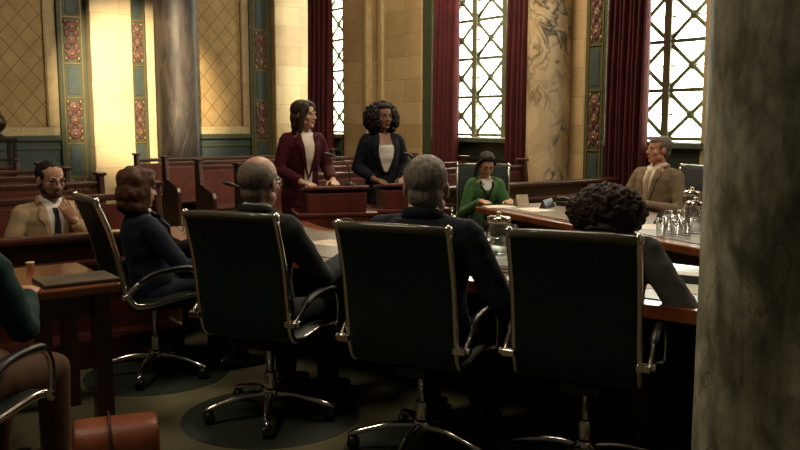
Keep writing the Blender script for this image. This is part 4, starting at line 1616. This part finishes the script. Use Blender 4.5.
wedge('name_plate', (1.335, 3.87, DZ + .0015), R(-30), .22, .06, .035, M_BLACK, 'dark name plate lying on the white sheet by the column', 'name plate', 'dark name plates')
wedge('name_plate', (1.27, 7.30, DZ), R(62), .24, .07, .075, M_BLACK, 'small dark name plate near the middle of the wing desk', 'name plate', 'dark name plates')
wedge('name_plate', (1.92, 6.22, DZ), R(62), .17, .08, .085, M_BLACK, 'dark name plate in front of the brown-suited man', 'name plate', 'dark name plates')
slab('paper_sheet', (1.14, 7.14, DZ), R(20), (.22, .30, .0012), M_PAPER, 'white sheet in the middle of the wing desk beside the name plate', 'paper', bevel=0)
slab('paper_sheet', (.87, 7.40, DZ), R(10), (.26, .21, .0012), M_PAPER, 'white sheet under the hands of the woman in green', 'paper', bevel=0)
slab('paper_sheet', (1.74, 5.98, DZ), R(-12), (.22, .30, .0012), M_PAPER, 'white sheet on the wing desk before the brown-suited man', 'paper', bevel=0)
# tented card
c_ = MB()
c_.add([(-.055, -.04, 0), (.055, -.04, 0), (.055, 0, .10), (-.055, 0, .10), (.055, .04, 0), (-.055, .04, 0)], [(0, 1, 2, 3), (3, 2, 4, 5)])
o = c_.build('tent_card', mat('buff_card', (.55, .44, .30), .8), solid=.002)
o.location = (1.07, 7.44, DZ)
o.rotation_euler.z = R(18)
tag(o, 'buff folded tent card beside the papers of the woman in green', 'card')
# desk telephone / keypad
root = empty('desk_phone', (1.52, 7.50, DZ), R(35))
MB().box((0, 0, .018), (.22, .18, .036)).build('body', M_BLACK, root, bevel=.008)
MB().tube(spline([(-.08, -.08, .05), (-.08, -.03, .06), (-.08, .03, .06), (-.08, .08, .05)], 4), .02, 10, round_ends=True).build('handset', M_BLACK, root, smooth=True)
tag(root, 'flat black desk telephone on the far side of the wing desk', 'telephone')
# glassware before the brown-suited man
pitcher((1.97, 5.64, DZ), 'glass water pitcher with chrome lid beside the brown-suited man, nearer one')
pitcher((2.24, 6.50, DZ), 'glass water pitcher with chrome lid beside the brown-suited man, farther one')
for (x, y), w_ in (((1.72, 5.55), 'leftmost in the cluster by the column'), ((1.79, 5.64), 'second from left in the cluster by the column'), ((1.79, 5.46), 'at the front of the cluster by the column'),
                   ((1.87, 5.51), 'at the right of the cluster by the column'), ((1.87, 5.74), 'at the back of the cluster by the column')):
    tumbler((x, y, DZ), 'clear drinking glass on the wing desk, %s' % w_, 'glasses on the wing desk')
for k, (x, y, w_) in enumerate(((1.90, 5.98, 'left'), (2.0, 6.0, 'right'))):
    o = MB().lathe([(.002, 0), (.036, 0), (.036, .09), (.028, .10), (.028, .115), (.026, .115), (.026, .10), (.033, .088), (.033, .006), (.002, .006)], 22).build('glass_jar', M_GLASS, smooth=True)
    o.location = (x, y, DZ)
    tag(o, 'small clear glass jar, the %s one behind the drinking glasses by the column' % w_, 'jar', 'glass jars on the wing desk')

# left table: folder, note and box
ro = empty('leather_folder', (-1.525, 3.94, .75), RL)
MB().box((0, 0, .006), (.34, .25, .012)).build('lower_cover', mat('folder_dark_edge', (.030, .022, .018), .5), ro, bevel=.003)
MB().box((0, 0, .0145), (.335, .245, .005)).build('upper_cover', mat('folder_grey_cover', (.10, .075, .050), .45, var=.5, scale=6), ro, bevel=.002)
tag(ro, 'flat grey-brown folder lying on the near left table', 'folder')
slab('paper_note', (-1.74, 3.78, .7505), R(30), (.09, .07, .001), mat('cream_note', (.70, .55, .32), .8), 'small cream note under the hand at the left edge', 'paper', bevel=0)
o = MB().lathe([(.002, 0), (.017, 0), (.020, .034), (.0215, .035), (.0215, .041), (.002, .041)], 18).build('paper_cup', mat('cream_cup', (.72, .58, .38), .7), smooth=True)
o.location = (-1.87, 4.24, .75)
tag(o, 'small cream paper cup on the back of the left table', 'cup')

# leather satchel on the floor
bg_ = empty('leather_bag', (-1.09, 3.14, 0), R(20))
bg_.scale = (.80, 1, 1.05)
prof_ = [(-.10, .0), (.10, .0), (.125, .03), (.13, .20), (.115, .30), (.075, .345), (0, .36), (-.075, .345), (-.115, .30), (-.13, .20), (-.125, .03)]
rings = []
for x, sc_ in ((-.20, .90), (-.185, .97), (-.16, 1.0), (0, 1.02), (.13, 1.0), (.165, .96), (.185, .88), (.20, .74)):
    rings.append([(x, y * sc_, z * (.94 + .06 * sc_) if z > .05 else z) for y, z in prof_])
MB().loft(rings).build('bag_body', M_BAG, bg_, smooth=True, subsurf=1)
mb = MB()
for x in (-.03,):
    mb.tube([(x, y * 1.035, z * 1.012 + .002) for y, z in prof_[2:]], .006, 8)
mb.build('seam', mat('bag_seam_dark', (.05, .015, .008), .6), bg_, smooth=True)
tag(bg_, 'orange-brown leather bag standing on the floor at the lower left', 'bag')
